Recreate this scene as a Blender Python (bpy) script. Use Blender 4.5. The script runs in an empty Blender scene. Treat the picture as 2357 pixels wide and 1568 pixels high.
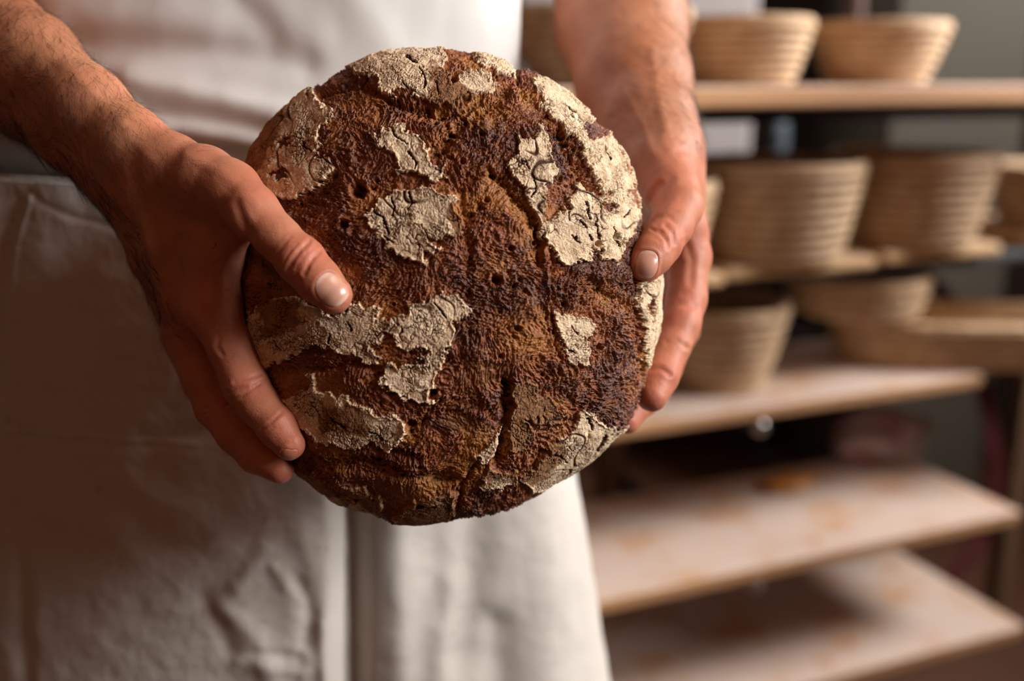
import bpy, bmesh, math, random
import numpy as np
from mathutils import Vector, Matrix

# ------------------------------------------------------------------ camera, world, lights, exposure
SC = bpy.context.scene
COL = SC.collection
W_, H_, FPX = 2357.0, 1568.0, 2292.0
HORIZON = 180.0
PITCH = math.atan((H_/2-HORIZON)/FPX)
CAM = np.array([0.0, 0.0, 1.2])
FWD = np.array([0, math.cos(PITCH), -math.sin(PITCH)])
UPV = np.array([0, math.sin(PITCH), math.cos(PITCH)])
RGT = np.array([1.0, 0, 0])
cam_d = bpy.data.cameras.new('camera'); cam = bpy.data.objects.new('camera', cam_d); COL.objects.link(cam)
cam.location = CAM; cam.rotation_euler = (math.pi/2-PITCH, 0, 0)
cam_d.sensor_width = 36.0; cam_d.lens = 36.0*FPX/W_
cam_d.clip_start = 0.05
cam_d.dof.use_dof = True; cam_d.dof.focus_distance = 0.478; cam_d.dof.aperture_fstop = 2.8
SC.camera = cam
SC.view_settings.view_transform = 'Standard'; SC.view_settings.look = 'None'
SC.view_settings.exposure = 0.06; SC.view_settings.gamma = 1.0; SC.view_settings.use_curve_mapping = False
SC.cycles.use_denoising = True
SC.cycles.max_bounces = 6

wd = bpy.data.worlds.new('world'); SC.world = wd; wd.use_nodes = True
wd.node_tree.nodes['Background'].inputs[0].default_value = (0.95, 0.85, 0.75, 1)
wd.node_tree.nodes['Background'].inputs[1].default_value = 0.3

def area(name, loc, rot, sx, sy, power, color):
    l = bpy.data.lights.new(name, 'AREA'); l.shape = 'RECTANGLE'; l.size = sx; l.size_y = sy
    l.energy = power; l.color = color
    o = bpy.data.objects.new(name, l); COL.objects.link(o); o.location = loc; o.rotation_euler = rot
    return o
# daylight falling through the two windows in the right wall (each lamp stands outside its pane)
WIN_X = 2.1
WINS = [(-0.95, 0.55, 1.65, 2.85, 156), (0.97, 1.95, 1.60, 2.90, 195)]      # y0, y1, z0, z1, strength
for wy0, wy1, wz0, wz1, pw in WINS:
    area('window_daylight', (WIN_X+0.25, (wy0+wy1)/2, (wz0+wz1)/2), (0, math.radians(90), 0), wz1-wz0, wy1-wy0, pw, (1.0, 0.995, 0.985))
# added weak orange fill from above, behind the camera; no lamp fitting
FILL_POS = (-0.9, -1.1, 2.95)
area('warm_fill_light', (FILL_POS[0], FILL_POS[1], FILL_POS[2]), (0, 0, 0), 0.5, 0.5, 3.6, (1.0, 0.33, 0.12))

# ------------------------------------------------------------------ projection helpers
def P(px, py, d):
    return CAM + d*(FWD + RGT*((px-W_/2)/FPX) + UPV*((H_/2-py)/FPX))
def proj(p):
    q = p-CAM; d = q@FWD
    return W_/2+FPX*(q@RGT)/d, H_/2-FPX*(q@UPV)/d, d
def on_z(px, py, z):
    r = FWD + RGT*((px-W_/2)/FPX) + UPV*((H_/2-py)/FPX)
    return CAM + r*((z-CAM[2])/r[2])

# ------------------------------------------------------------------ noise
def _hash(ix, iy, iz, seed):
    h = (ix.astype(np.uint32)*np.uint32(374761393) + iy.astype(np.uint32)*np.uint32(668265263)
         + iz.astype(np.uint32)*np.uint32(2147483647) + np.uint32(seed*974711+13))
    h = (h ^ (h >> np.uint32(13)))*np.uint32(1274126177)
    h = (h ^ (h >> np.uint32(15)))*np.uint32(2246822519)
    return h ^ (h >> np.uint32(16))
_G = np.random.RandomState(3).normal(size=(256, 3)); _G /= np.linalg.norm(_G, axis=1)[:, None]; _G = _G.astype(np.float32)
def perlin(p, seed=0):
    p = p.astype(np.float32); i = np.floor(p).astype(np.int32); f = p-i
    u = f*f*f*(f*(f*6-15)+10); out = 0
    for dx in (0, 1):
        wx = u[:, 0] if dx else 1-u[:, 0]
        for dy in (0, 1):
            wy = u[:, 1] if dy else 1-u[:, 1]
            for dz in (0, 1):
                wz = u[:, 2] if dz else 1-u[:, 2]
                g = _G[_hash(i[:, 0]+dx, i[:, 1]+dy, i[:, 2]+dz, seed) & np.uint32(255)]
                out = out + wx*wy*wz*(g[:, 0]*(f[:, 0]-dx)+g[:, 1]*(f[:, 1]-dy)+g[:, 2]*(f[:, 2]-dz))
    return out*1.6
def fbm(p, octaves=4, seed=0, gain=0.5):
    s = 0; a = 1.0
    for k in range(octaves):
        s = s + a*perlin(p*(2.0**k), seed+k*7); a *= gain
    return s
def ridged(p, octaves=4, seed=0, gain=0.5):
    s = 0; a = 1.0
    for k in range(octaves):
        s = s + a*(1-np.abs(perlin(p*(2.0**k), seed+k*7))*2.2); a *= gain
    return s
def worley(p, seed=0):
    p = p.astype(np.float32); i = np.floor(p).astype(np.int32)
    f1 = np.full(len(p), 9.0, np.float32); f2 = f1.copy()
    for dx in (-1, 0, 1):
        for dy in (-1, 0, 1):
            for dz in (-1, 0, 1):
                c = i+np.array([dx, dy, dz], np.int32); h = _hash(c[:, 0], c[:, 1], c[:, 2], seed)
                j = np.stack([(h & np.uint32(1023)), (h >> np.uint32(10)) & np.uint32(1023), (h >> np.uint32(20)) & np.uint32(1023)], 1).astype(np.float32)/1023.
                d = np.linalg.norm(c+j-p, axis=1)
                f2 = np.minimum(f2, np.maximum(f1, d)); f1 = np.minimum(f1, d)
    return f1, f2
def sst(a, b, x):
    t = np.clip((x-a)/(b-a), 0, 1); return t*t*(3-2*t)

# ------------------------------------------------------------------ materials
def mat(name):
    m = bpy.data.materials.new(name); m.use_nodes = True
    nt = m.node_tree; b = nt.nodes['Principled BSDF']
    return m, nt, b
def node(nt, typ, **kw):
    n = nt.nodes.new(typ)
    for k, v in kw.items():
        if k.startswith('i_'): n.inputs[k[2:].replace('_', ' ')].default_value = v
        elif isinstance(k, str): setattr(n, k, v)
    return n
def lk(nt, a, b): nt.links.new(a, b)
def ramp(nt, fac, stops):
    r = nt.nodes.new('ShaderNodeValToRGB'); e = r.color_ramp.elements
    while len(e) < len(stops): e.new(0.5)
    for k, (p, c) in enumerate(stops):
        e[k].position = p; e[k].color = (c[0], c[1], c[2], 1)
    lk(nt, fac, r.inputs[0]); return r.outputs[0]
def mixc(nt, fac, a, b, mode='MIX'):
    m = nt.nodes.new('ShaderNodeMix'); m.data_type = 'RGBA'; m.blend_type = mode
    if isinstance(fac, (int, float)): m.inputs[0].default_value = fac
    else: lk(nt, fac, m.inputs[0])
    for s, v in ((6, a), (7, b)):
        if isinstance(v, (tuple, list)): m.inputs[s].default_value = (v[0], v[1], v[2], 1)
        else: lk(nt, v, m.inputs[s])
    return m.outputs[2]
def math_(nt, op, a, b=0.0, clamp=False):
    m = nt.nodes.new('ShaderNodeMath'); m.operation = op; m.use_clamp = clamp
    for s, v in ((0, a), (1, b)):
        if isinstance(v, (int, float)): m.inputs[s].default_value = v
        else: lk(nt, v, m.inputs[s])
    return m.outputs[0]
def coords(nt, scale=(1, 1, 1), kind='Object'):
    tc = nt.nodes.new('ShaderNodeTexCoord'); mp = nt.nodes.new('ShaderNodeMapping')
    mp.inputs['Scale'].default_value = scale; lk(nt, tc.outputs[kind], mp.inputs[0]); return mp.outputs[0]
def noise_n(nt, vec, scale, detail=4, rough=0.55):
    n = nt.nodes.new('ShaderNodeTexNoise'); n.inputs['Scale'].default_value = scale
    n.inputs['Detail'].default_value = detail; n.inputs['Roughness'].default_value = rough
    lk(nt, vec, n.inputs['Vector']); return n.outputs[0]
def bump(nt, b, h, dist, strength=1.0):
    n = nt.nodes.new('ShaderNodeBump'); n.inputs['Distance'].default_value = dist; n.inputs['Strength'].default_value = strength
    lk(nt, h, n.inputs['Height']); lk(nt, n.outputs[0], b.inputs['Normal']); return n
def attr(nt, name):
    a = nt.nodes.new('ShaderNodeAttribute'); a.attribute_name = name; return a.outputs['Fac']
def plain(name, c, rough=0.6, metal=0.0, var=0.15, scale=30, bumpd=0.0):
    m, nt, b = mat(name); v = coords(nt); n = noise_n(nt, v, scale)
    col = ramp(nt, n, [(0.25, [x*(1-var) for x in c]), (0.75, [min(1, x*(1+var)) for x in c])])
    lk(nt, col, b.inputs['Base Color']); b.inputs['Roughness'].default_value = rough; b.inputs['Metallic'].default_value = metal
    if bumpd: bump(nt, b, n, bumpd)
    return m

def m_skin():
    m, nt, b = mat('skin'); v = coords(nt)
    n1 = noise_n(nt, v, 55, 5, 0.6); n2 = noise_n(nt, v, 18, 3); fl = attr(nt, 'flush'); tn = attr(nt, 'tan')
    c = ramp(nt, n1, [(0.3, (0.415, 0.142, 0.072)), (0.7, (0.515, 0.212, 0.122))])
    c = mixc(nt, math_(nt, 'MULTIPLY', sst_n(nt, n2, 0.45, 0.7), 0.35), c, (0.49, 0.135, 0.065))
    c = mixc(nt, math_(nt, 'MULTIPLY', tn, 0.55), c, (0.41, 0.185, 0.088))
    c = mixc(nt, math_(nt, 'MULTIPLY', fl, 0.62), c, (0.53, 0.158, 0.102))
    lk(nt, c, b.inputs['Base Color'])
    b.inputs['Roughness'].default_value = 0.52
    b.inputs['Specular IOR Level'].default_value = 0.34
    b.inputs['Subsurface Weight'].default_value = 0.28
    b.inputs['Subsurface Radius'].default_value = (1.0, 0.25, 0.10); b.inputs['Subsurface Scale'].default_value = 0.006
    vo = nt.nodes.new('ShaderNodeTexVoronoi'); vo.inputs['Scale'].default_value = 1100; lk(nt, v, vo.inputs['Vector'])
    h = math_(nt, 'ADD', math_(nt, 'MULTIPLY', vo.outputs['Distance'], 0.7), math_(nt, 'MULTIPLY', noise_n(nt, v, 260, 4), 1.6))
    bump(nt, b, h, 0.00018, 0.6)
    return m
def sst_n(nt, x, a, bb):
    mr = nt.nodes.new('ShaderNodeMapRange'); mr.interpolation_type = 'SMOOTHSTEP'
    mr.inputs['From Min'].default_value = a; mr.inputs['From Max'].default_value = bb
    lk(nt, x, mr.inputs['Value']); return mr.outputs[0]
def m_nail():
    m, nt, b = mat('fingernail'); a = attr(nt, 'tip')
    c = ramp(nt, a, [(0.0, (0.80, 0.55, 0.45)), (0.16, (0.62, 0.30, 0.21)), (0.86, (0.62, 0.31, 0.22)), (0.94, (0.70, 0.46, 0.35))])
    lk(nt, c, b.inputs['Base Color']); b.inputs['Roughness'].default_value = 0.28
    b.inputs['Coat Weight'].default_value = 0.25
    b.inputs['Subsurface Weight'].default_value = 0.1; b.inputs['Subsurface Scale'].default_value = 0.003
    return m
def m_cloth(name, c, stain=0.0, weave=2600):
    m, nt, b = mat(name); v = coords(nt)
    n = noise_n(nt, v, 9, 4); col = ramp(nt, n, [(0.3, [x*0.93 for x in c]), (0.7, c)])
    if stain:
        s = sst_n(nt, noise_n(nt, v, 14, 6, 0.6), 0.58, 0.75)
        col = mixc(nt, math_(nt, 'MULTIPLY', s, stain), col, (0.42, 0.30, 0.18))
        sp = sst_n(nt, noise_n(nt, v, 160, 2, 0.4), 0.70, 0.76)
        col = mixc(nt, math_(nt, 'MULTIPLY', sp, 0.35), col, (0.22, 0.13, 0.07))
    lk(nt, col, b.inputs['Base Color']); b.inputs['Roughness'].default_value = 0.9
    b.inputs['Sheen Weight'].default_value = 0.15
    w1 = nt.nodes.new('ShaderNodeTexWave'); w1.bands_direction = 'X'; w1.inputs['Scale'].default_value = weave/6.0; w1.inputs['Distortion'].default_value = 1.5
    w2 = nt.nodes.new('ShaderNodeTexWave'); w2.bands_direction = 'Z'; w2.inputs['Scale'].default_value = weave/6.0; w2.inputs['Distortion'].default_value = 1.5
    lk(nt, v, w1.inputs[0]); lk(nt, v, w2.inputs[0])
    h = math_(nt, 'ADD', math_(nt, 'ADD', w1.outputs['Fac'], w2.outputs['Fac']), math_(nt, 'MULTIPLY', noise_n(nt, v, 120, 4), 3.0))
    bump(nt, b, h, 0.00018, 0.6)
    return m
def m_bread():
    m, nt, b = mat('bread_crust'); v = coords(nt)
    fl = attr(nt, 'flour'); rd = attr(nt, 'ridge'); ck = attr(nt, 'crack'); cr = attr(nt, 'char'); am = attr(nt, 'amber'); tn = attr(nt, 'toast')
    nf = noise_n(nt, v, 260, 5, 0.65); nm = noise_n(nt, v, 70, 4, 0.6); ng = noise_n(nt, v, 900, 3, 0.6)
    # torn crumb: amber in the hollows, red brown between, dark purple brown on baked ridges
    x = math_(nt, 'ADD', rd, math_(nt, 'MULTIPLY', math_(nt, 'SUBTRACT', nf, 0.5), 0.9))
    crumb = ramp(nt, x, [(0.08, (0.035, 0.009, 0.003)), (0.26, (0.25, 0.078, 0.010)), (0.42, (0.33, 0.098, 0.020)),
                         (0.60, (0.27, 0.078, 0.026)), (0.82, (0.19, 0.062, 0.034)), (1.0, (0.26, 0.115, 0.075))])
    gold = ramp(nt, x, [(0.10, (0.10, 0.030, 0.004)), (0.35, (0.34, 0.135, 0.018)), (0.6, (0.42, 0.150, 0.030)), (0.9, (0.24, 0.075, 0.024))])
    crumb = mixc(nt, math_(nt, 'MULTIPLY', am, 0.85), crumb, gold)
    crumb = mixc(nt, math_(nt, 'MULTIPLY', cr, 0.68), crumb, (0.078, 0.027, 0.018))
    # floured crust plates
    fx = math_(nt, 'ADD', math_(nt, 'MULTIPLY', ng, 0.6), math_(nt, 'MULTIPLY', nf, 0.6))
    flour = ramp(nt, fx, [(0.35, (0.30, 0.165, 0.08)), (0.48, (0.70, 0.48, 0.285)), (0.68, (0.90, 0.69, 0.47))])
    tan = ramp(nt, fx, [(0.35, (0.15, 0.058, 0.020)), (0.7, (0.38, 0.185, 0.078))])
    mo = sst_n(nt, noise_n(nt, v, 210, 6, 0.75), 0.46, 0.62); flour = mixc(nt, math_(nt, 'MULTIPLY', mo, 0.45), flour, mixc(nt, 0.5, (0.34, 0.18, 0.08), tan))
    flour = mixc(nt, tn, flour, tan)
    flour = mixc(nt, math_(nt, 'MULTIPLY', ck, 1.35, True), flour, (0.07, 0.022, 0.009))
    fmask = sst_n(nt, math_(nt, 'ADD', fl, math_(nt, 'MULTIPLY', math_(nt, 'SUBTRACT', nf, 0.5), 0.35)), 0.40, 0.60)
    col = mixc(nt, fmask, crumb, flour)
    lk(nt, col, b.inputs['Base Color'])
    r = nt.nodes.new('ShaderNodeMapRange'); lk(nt, fmask, r.inputs[0]); r.inputs[3].default_value = 0.34; r.inputs[4].default_value = 0.92
    lk(nt, r.outputs[0], b.inputs['Roughness']); b.inputs['Specular IOR Level'].default_value = 0.5
    h = math_(nt, 'ADD', math_(nt, 'MULTIPLY', nf, 1.0), math_(nt, 'MULTIPLY', ng, 0.35))
    bump(nt, b, h, 0.0016, 0.9)
    return m
def m_wood(name, c1, c2, flour=0.0, axis_scale=(3, 40, 40)):
    m, nt, b = mat(name); v = coords(nt, axis_scale); v2 = coords(nt)
    g = noise_n(nt, v, 1.0, 6, 0.65); col = ramp(nt, g, [(0.3, c1), (0.7, c2)])
    if flour:
        f = math_(nt, 'ADD', math_(nt, 'MULTIPLY', noise_n(nt, v2, 9, 5, 0.6), 1.0), 0.0)
        geo = nt.nodes.new('ShaderNodeNewGeometry'); sx = nt.nodes.new('ShaderNodeSeparateXYZ'); lk(nt, geo.outputs['True Normal'], sx.inputs[0])
        up = math_(nt, 'GREATER_THAN', sx.outputs[2], 0.7)
        k = math_(nt, 'MULTIPLY', math_(nt, 'MULTIPLY', sst_n(nt, f, 0.30, 0.55), up), flour)
        col = mixc(nt, k, col, (0.54, 0.43, 0.37))
    lk(nt, col, b.inputs['Base Color']); b.inputs['Roughness'].default_value = 0.75
    bump(nt, b, g, 0.0006)
    return m
def m_cane():
    m, nt, b = mat('cane'); v = coords(nt); n = noise_n(nt, v, 45, 5, 0.6); n2 = noise_n(nt, v, 300, 2)
    col = ramp(nt, n, [(0.3, (0.46, 0.27, 0.13)), (0.65, (0.70, 0.50, 0.30))])
    gr = attr(nt, 'groove'); col = mixc(nt, math_(nt, 'MULTIPLY', gr, 0.9), col, (0.20, 0.10, 0.045))
    lk(nt, col, b.inputs['Base Color']); b.inputs['Roughness'].default_value = 0.7; bump(nt, b, n2, 0.0004)
    return m
SKIN, NAIL = m_skin(), m_nail()
SHIRT = m_cloth('white_jersey', (0.73, 0.705, 0.67)); APRON = m_cloth('apron_cotton', (0.58, 0.52, 0.46), stain=0.22, weave=1500)
TROUSER = m_cloth('dark_trouser_cloth', (0.05, 0.05, 0.055)); SHOE = plain('shoe_leather', (0.03, 0.025, 0.02), 0.5)
BREAD = m_bread()
BOARD = m_wood('floured_board_wood', (0.38, 0.18, 0.075), (0.54, 0.29, 0.13), flour=0.85)
PEEL = m_wood('small_board_wood', (0.50, 0.28, 0.12), (0.66, 0.42, 0.20), flour=0.35)
POSTW = m_wood('post_wood', (0.10, 0.05, 0.025), (0.17, 0.09, 0.04), axis_scale=(40, 40, 3))
CANE = m_cane()
STEEL = plain('dark_rack_steel', (0.011, 0.009, 0.008), 0.8, 0.0); CHROME = plain('chrome_cap', (0.30, 0.27, 0.25), 0.3, 0.9)
RED = plain('red_strap', (0.085, 0.004, 0.006), 0.7)
HAIRM = plain('body_hair', (0.022, 0.010, 0.006), 0.6)

# ------------------------------------------------------------------ object helpers
def mesh_np(name, V, F, m, parent=None, smooth=True, attrs=None):
    me = bpy.data.meshes.new(name); V = np.asarray(V, np.float32)
    if isinstance(F, np.ndarray):
        k = F.shape[1]; me.vertices.add(len(V)); me.vertices.foreach_set('co', V.ravel())
        me.loops.add(F.size); me.loops.foreach_set('vertex_index', F.astype(np.int32).ravel())
        me.polygons.add(len(F)); me.polygons.foreach_set('loop_start', np.arange(0, F.size, k, dtype=np.int32))
        me.polygons.foreach_set('loop_total', np.full(len(F), k, np.int32)); me.update(calc_edges=True)
    else:
        me.from_pydata([tuple(v) for v in V.tolist()], [], F)
    if smooth: me.polygons.foreach_set('use_smooth', np.ones(len(me.polygons), bool))
    for an, av in (attrs or {}).items():
        a = me.attributes.new(an, 'FLOAT', 'POINT'); a.data.foreach_set('value', np.asarray(av, np.float32))
    me.materials.append(m); me.validate()
    o = bpy.data.objects.new(name, me); COL.objects.link(o)
    if parent: o.parent = parent
    return o
def thing(name, label, cat, loc=(0, 0, 0), rz=0.0, group=None):
    o = bpy.data.objects.new(name, None); COL.objects.link(o); o.location = loc; o.rotation_euler = (0, 0, rz)
    o.empty_display_size = 0.05
    return tag(o, label, cat, group)
def tag(o, label, cat, group=None):
    o['label'] = label; o['category'] = cat
    if group: o['group'] = group
    return o
def struct(o): o['kind'] = 'structure'; return o
def box_bm(bm, lo, hi, bev=0.0, M=None):
    r = bmesh.ops.create_cube(bm, size=1.0); vs = r['verts']
    for v in vs:
        v.co = Vector([lo[k]+(v.co[k]+0.5)*(hi[k]-lo[k]) for k in range(3)])
    if bev:
        es = list({e for v in vs for e in v.link_edges})
        rr = bmesh.ops.bevel(bm, geom=es, offset=bev, segments=3, profile=0.5, affect='EDGES'); vs = list({v for f in rr['faces'] for v in f.verts} | {v for v in vs if v.is_valid})
    if M is not None: bmesh.ops.transform(bm, matrix=M, verts=[v for v in vs if v.is_valid])
    return vs
def bm_obj(name, bm, m, parent=None, smooth=False):
    me = bpy.data.meshes.new(name); bm.normal_update(); bm.to_mesh(me); bm.free(); me.materials.append(m)
    if smooth: me.polygons.foreach_set('use_smooth', np.ones(len(me.polygons), bool))
    o = bpy.data.objects.new(name, me); COL.objects.link(o)
    if parent: o.parent = parent
    return o
def box(name, lo, hi, m, parent=None, bev=0.0):
    bm = bmesh.new(); box_bm(bm, lo, hi, bev); return bm_obj(name, bm, m, parent)
def tube_np(pts, rad, seg=12, cap=True):
    pts = np.asarray(pts, float); n = len(pts); rad = np.broadcast_to(rad, (n,))
    T = np.gradient(pts, axis=0); T /= np.linalg.norm(T, axis=1)[:, None]
    ref = np.array([0, 0, 1.0]) if abs(T[0][2]) < 0.9 else np.array([1.0, 0, 0])
    V = []; F = []
    for i in range(n):
        a = np.cross(T[i], ref); a /= np.linalg.norm(a); b = np.cross(T[i], a)
        for k in range(seg):
            t = 2*math.pi*k/seg; V.append(pts[i]+rad[i]*(a*math.cos(t)+b*math.sin(t)))
    for i in range(n-1):
        for k in range(seg): F.append([i*seg+k, i*seg+(k+1) % seg, (i+1)*seg+(k+1) % seg, (i+1)*seg+k])
    if cap: F.append(list(range(seg))[::-1]); F.append([(n-1)*seg+k for k in range(seg)])
    return V, F

# ------------------------------------------------------------------ the room
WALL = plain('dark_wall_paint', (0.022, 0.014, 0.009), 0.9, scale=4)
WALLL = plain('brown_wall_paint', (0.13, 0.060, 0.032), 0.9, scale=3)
FLOORM = plain('dark_floor_tile', (0.09, 0.036, 0.018), 0.5, scale=6)
CEIL = plain('ceiling_paint', (0.20, 0.09, 0.045), 0.9, scale=3)
X0, X1, Y0, Y1, ZC = -2.2, WIN_X, -2.3, 3.1, 3.1
struct(box('floor', (X0-.1, Y0-.1, -0.1), (X1+.1, Y1+.1, 0), FLOORM))
struct(box('ceiling', (X0-.1, Y0-.1, ZC), (X1+.1, Y1+.1, ZC+.1), CEIL))
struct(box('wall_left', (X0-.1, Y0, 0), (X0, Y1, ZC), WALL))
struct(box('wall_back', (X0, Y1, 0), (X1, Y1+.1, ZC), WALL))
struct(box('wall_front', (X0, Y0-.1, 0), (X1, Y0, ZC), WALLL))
bm = bmesh.new(); ys = [Y0]
for wy0, wy1, wz0, wz1, pw in WINS:
    box_bm(bm, (X1, ys[-1], 0), (X1+.1, wy0, ZC)); box_bm(bm, (X1, wy0, 0), (X1+.1, wy1, wz0)); box_bm(bm, (X1, wy0, wz1), (X1+.1, wy1, ZC)); ys.append(wy1)
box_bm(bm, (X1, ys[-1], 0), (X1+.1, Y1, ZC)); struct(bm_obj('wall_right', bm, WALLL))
struct(box('light_block_pier', (.84, .80, 0), (X1, .92, ZC), WALLL))  # unseen pier added to keep the front window's light off the rack
FRM = plain('window_frame_paint', (0.6, 0.58, 0.55), 0.5)
for k, (wy0, wy1, wz0, wz1, pw) in enumerate(WINS):
    bm = bmesh.new()
    for y in (wy0, (wy0+wy1)/2-.025, wy1-.05): box_bm(bm, (X1+.02, y, wz0), (X1+.07, y+.05, wz1))
    for z in (wz0, wz1-.05): box_bm(bm, (X1+.02, wy0, z), (X1+.07, wy1, z+.05))
    struct(bm_obj('window_%d' % (k+1), bm, FRM))

# ------------------------------------------------------------------ the loaf
BC = P(1030, 665, 0.515); BR = RGT; BU = UPV; BN = -FWD
SIL = [(1520, 690), (1521, 640), (1478, 600), (1474, 500), (1465, 440), (1440, 370), (1400, 310), (1350, 262), (1290, 212), (1215, 172), (1190, 177),
       (1160, 153), (1110, 136), (1060, 130), (990, 123), (905, 125), (850, 140), (800, 162), (735, 198), (715, 205), (670, 240), (615, 290), (575, 350),
       (558, 420), (553, 520), (553, 600), (556, 700), (570, 780), (595, 850), (630, 940), (670, 1040), (690, 1080), (730, 1118), (780, 1150), (860, 1172),
       (920, 1197), (1000, 1200), (1045, 1190), (1060, 1195), (1115, 1182), (1170, 1165), (1230, 1140), (1280, 1110), (1340, 1070), (1410, 1008), (1440, 985),
       (1468, 930), (1484, 870), (1498, 825), (1514, 760)]
def loaf(N=560):
    ang = np.array([math.atan2(665-y, x-1030) for x, y in SIL]); rad = np.array([math.hypot(665-y, x-1030) for x, y in SIL])
    o = np.argsort(ang); ang, rad = ang[o], rad[o]
    ang = np.concatenate([ang-2*math.pi, ang, ang+2*math.pi]); rad = np.tile(rad, 3)
    tt = np.linspace(-math.pi, math.pi, 721); rt = np.interp(tt, ang, rad)
    kk = np.exp(-np.linspace(-2, 2, 7)**2); kk /= kk.sum(); rt = np.convolve(np.concatenate([rt[-4:-1], rt, rt[1:4]]), kk, 'valid')
    # concentric square grid -> disc
    g = np.linspace(-1, 1, N); a, b = np.meshgrid(g, g, indexing='ij')
    big = np.abs(a) > np.abs(b)
    with np.errstate(divide='ignore', invalid='ignore'):
        r = np.where(big, a, b); ph = np.where(big, (math.pi/4)*(b/a), math.pi/2-(math.pi/4)*(a/b))
    ph = np.nan_to_num(ph); th = np.where(r < 0, ph+math.pi, ph); s = np.abs(r)
    th = (th+math.pi) % (2*math.pi)-math.pi
    # arc length parameter of the profile
    R0 = 0.110; HF, HB = 0.056, 0.040
    fi = np.linspace(0, math.pi, 2000)
    pr = np.sin(fi)**0.90; ph_ = np.where(fi < math.pi/2, HF*np.abs(np.cos(fi))**1.05, -HB*np.abs(np.cos(fi))**0.8)
    L = np.concatenate([[0], np.cumsum(np.hypot(np.diff(pr*R0), np.diff(ph_)))]); half = L[1000]
    sl = np.where(s < 0.84, s/0.84*half*1.06, half*1.06+(s-0.84)/0.16*(L[-1]-half*1.06))
    rho = np.interp(sl, L, pr); h = np.interp(sl, L, ph_)
    rr = np.interp(th, tt, rt)*0.515/FPX
    # silhouette irregularity fades towards the middle
    rr = rr*0.995
    X = rho*rr*np.cos(th); Z = rho*rr*np.sin(th)
    h = h - 0.004*np.clip(rho, 0, 1)*np.cos(th*2+0.6)*(h > 0)
    V = BC + X[..., None]*BR + Z[..., None]*BU + h[..., None]*BN
    du = np.gradient(V, axis=0); dv = np.gradient(V, axis=1); n = np.cross(du, dv); n /= (np.linalg.norm(n, axis=2)[..., None]+1e-12)
    c = V-BC; sg = np.sign((n*c).sum(2)).mean(); n = n*(1 if sg > 0 else -1)
    V = V.reshape(-1, 3); n = n.reshape(-1, 3); n[np.isnan(n)] = 0
    px, py, dep = proj(V); q = (V-BC)
    front = sst(-0.15, 0.15, -(n@FWD))
    # raster distance fields of the traced crust plates
    S = 2.0; ox, oy = 520, 90; gw, gh = 520, 575
    gx, gy = np.meshgrid(ox+S*np.arange(gw), oy+S*np.arange(gh)); G = np.stack([gx.ravel(), gy.ravel()], 1)
    def seg_d(G, poly, closed):
        d = np.full(len(G), 1e9); ins = np.zeros(len(G), bool); m = len(poly)
        for k in range(m if closed else m-1):
            p0 = np.array(poly[k], float); p1 = np.array(poly[(k+1) % m], float); e = p1-p0
            w = G-p0; t = np.clip((w@e)/max(e@e, 1e-9), 0, 1); d = np.minimum(d, np.hypot(w[:, 0]-t*e[0], w[:, 1]-t*e[1]))
            if closed:
                cnd = (p0[1] > G[:, 1]) != (p1[1] > G[:, 1])
                with np.errstate(divide='ignore', invalid='ignore'):
                    xi = (p1[0]-p0[0])*(G[:, 1]-p0[1])/(p1[1]-p0[1])+p0[0]
                ins ^= cnd & (G[:, 0] < xi)
        return np.where(ins, -d, d) if closed else d
    sdf = np.full(len(G), 60.0)
    for poly in PLATES: sdf = np.minimum(sdf, seg_d(G, poly, True))
    for poly in PLATE_HOLES: sdf = np.maximum(sdf, -seg_d(G, poly, True))
    toast = np.full(len(G), 60.0)
    for poly in TOAST: toast = np.minimum(toast, seg_d(G, poly, True))
    val = np.zeros(len(G))
    for poly, w, dp in VALLEYS: val = np.maximum(val, dp*np.exp(-(seg_d(G, poly, False)/w)**2))
    rdg = np.zeros(len(G))
    for poly, w, dp in RIDGES: rdg = np.maximum(rdg, dp*np.exp(-(seg_d(G, poly, False)/w)**2))
    chm = np.zeros(len(G))
    for x, y, rx, ry in CHAR: chm = np.maximum(chm, np.exp(-((G[:, 0]-x)/rx)**2-((G[:, 1]-y)/ry)**2))
    def samp(A, x, y):
        A = A.reshape(gh, gw); fx = np.clip((x-ox)/S, 0, gw-1.001); fy = np.clip((y-oy)/S, 0, gh-1.001)
        ix = fx.astype(int); iy = fy.astype(int); tx = fx-ix; ty = fy-iy
        return (A[iy, ix]*(1-tx)+A[iy, ix+1]*tx)*(1-ty)+(A[iy+1, ix]*(1-tx)+A[iy+1, ix+1]*tx)*ty
    wx = 10*fbm(q*170, 4, 11, 0.66)+2.5*perlin(q*1100, 5); wy = 10*fbm(q*170, 4, 31, 0.66)+2.5*perlin(q*1100, 6)
    sd = samp(sdf, px+wx, py+wy)
    sdback = 18*fbm(q*22, 4, 77)-3         # crust plates on the side away from the camera
    sd = front*sd+(1-front)*sdback
    ts = sst(4, -6, samp(toast, px+wx, py+wy)+6*fbm(q*60, 2, 4))*front
    vl = samp(val, px+wx*0.8, py+wy*0.8)*front; rg = samp(rdg, px+wx*.6, py+wy*.6)*front; ch = samp(chm, px+2*wx, py+2*wy)*front
    plate = sst(3.5, -3.5, sd)
    # flour cracks
    qq = q+0.0022*np.stack([perlin(q*260, 41), perlin(q*260, 42), perlin(q*260, 43)], 1)
    f1, f2 = worley(qq*190, 5); e1 = f2-f1
    f1b, f2b = worley(qq*480, 8); e2 = f2b-f1b
    cm = sst(-0.25, 0.35, perlin(q*45, 91)+0.25*perlin(q*140, 92))
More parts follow.
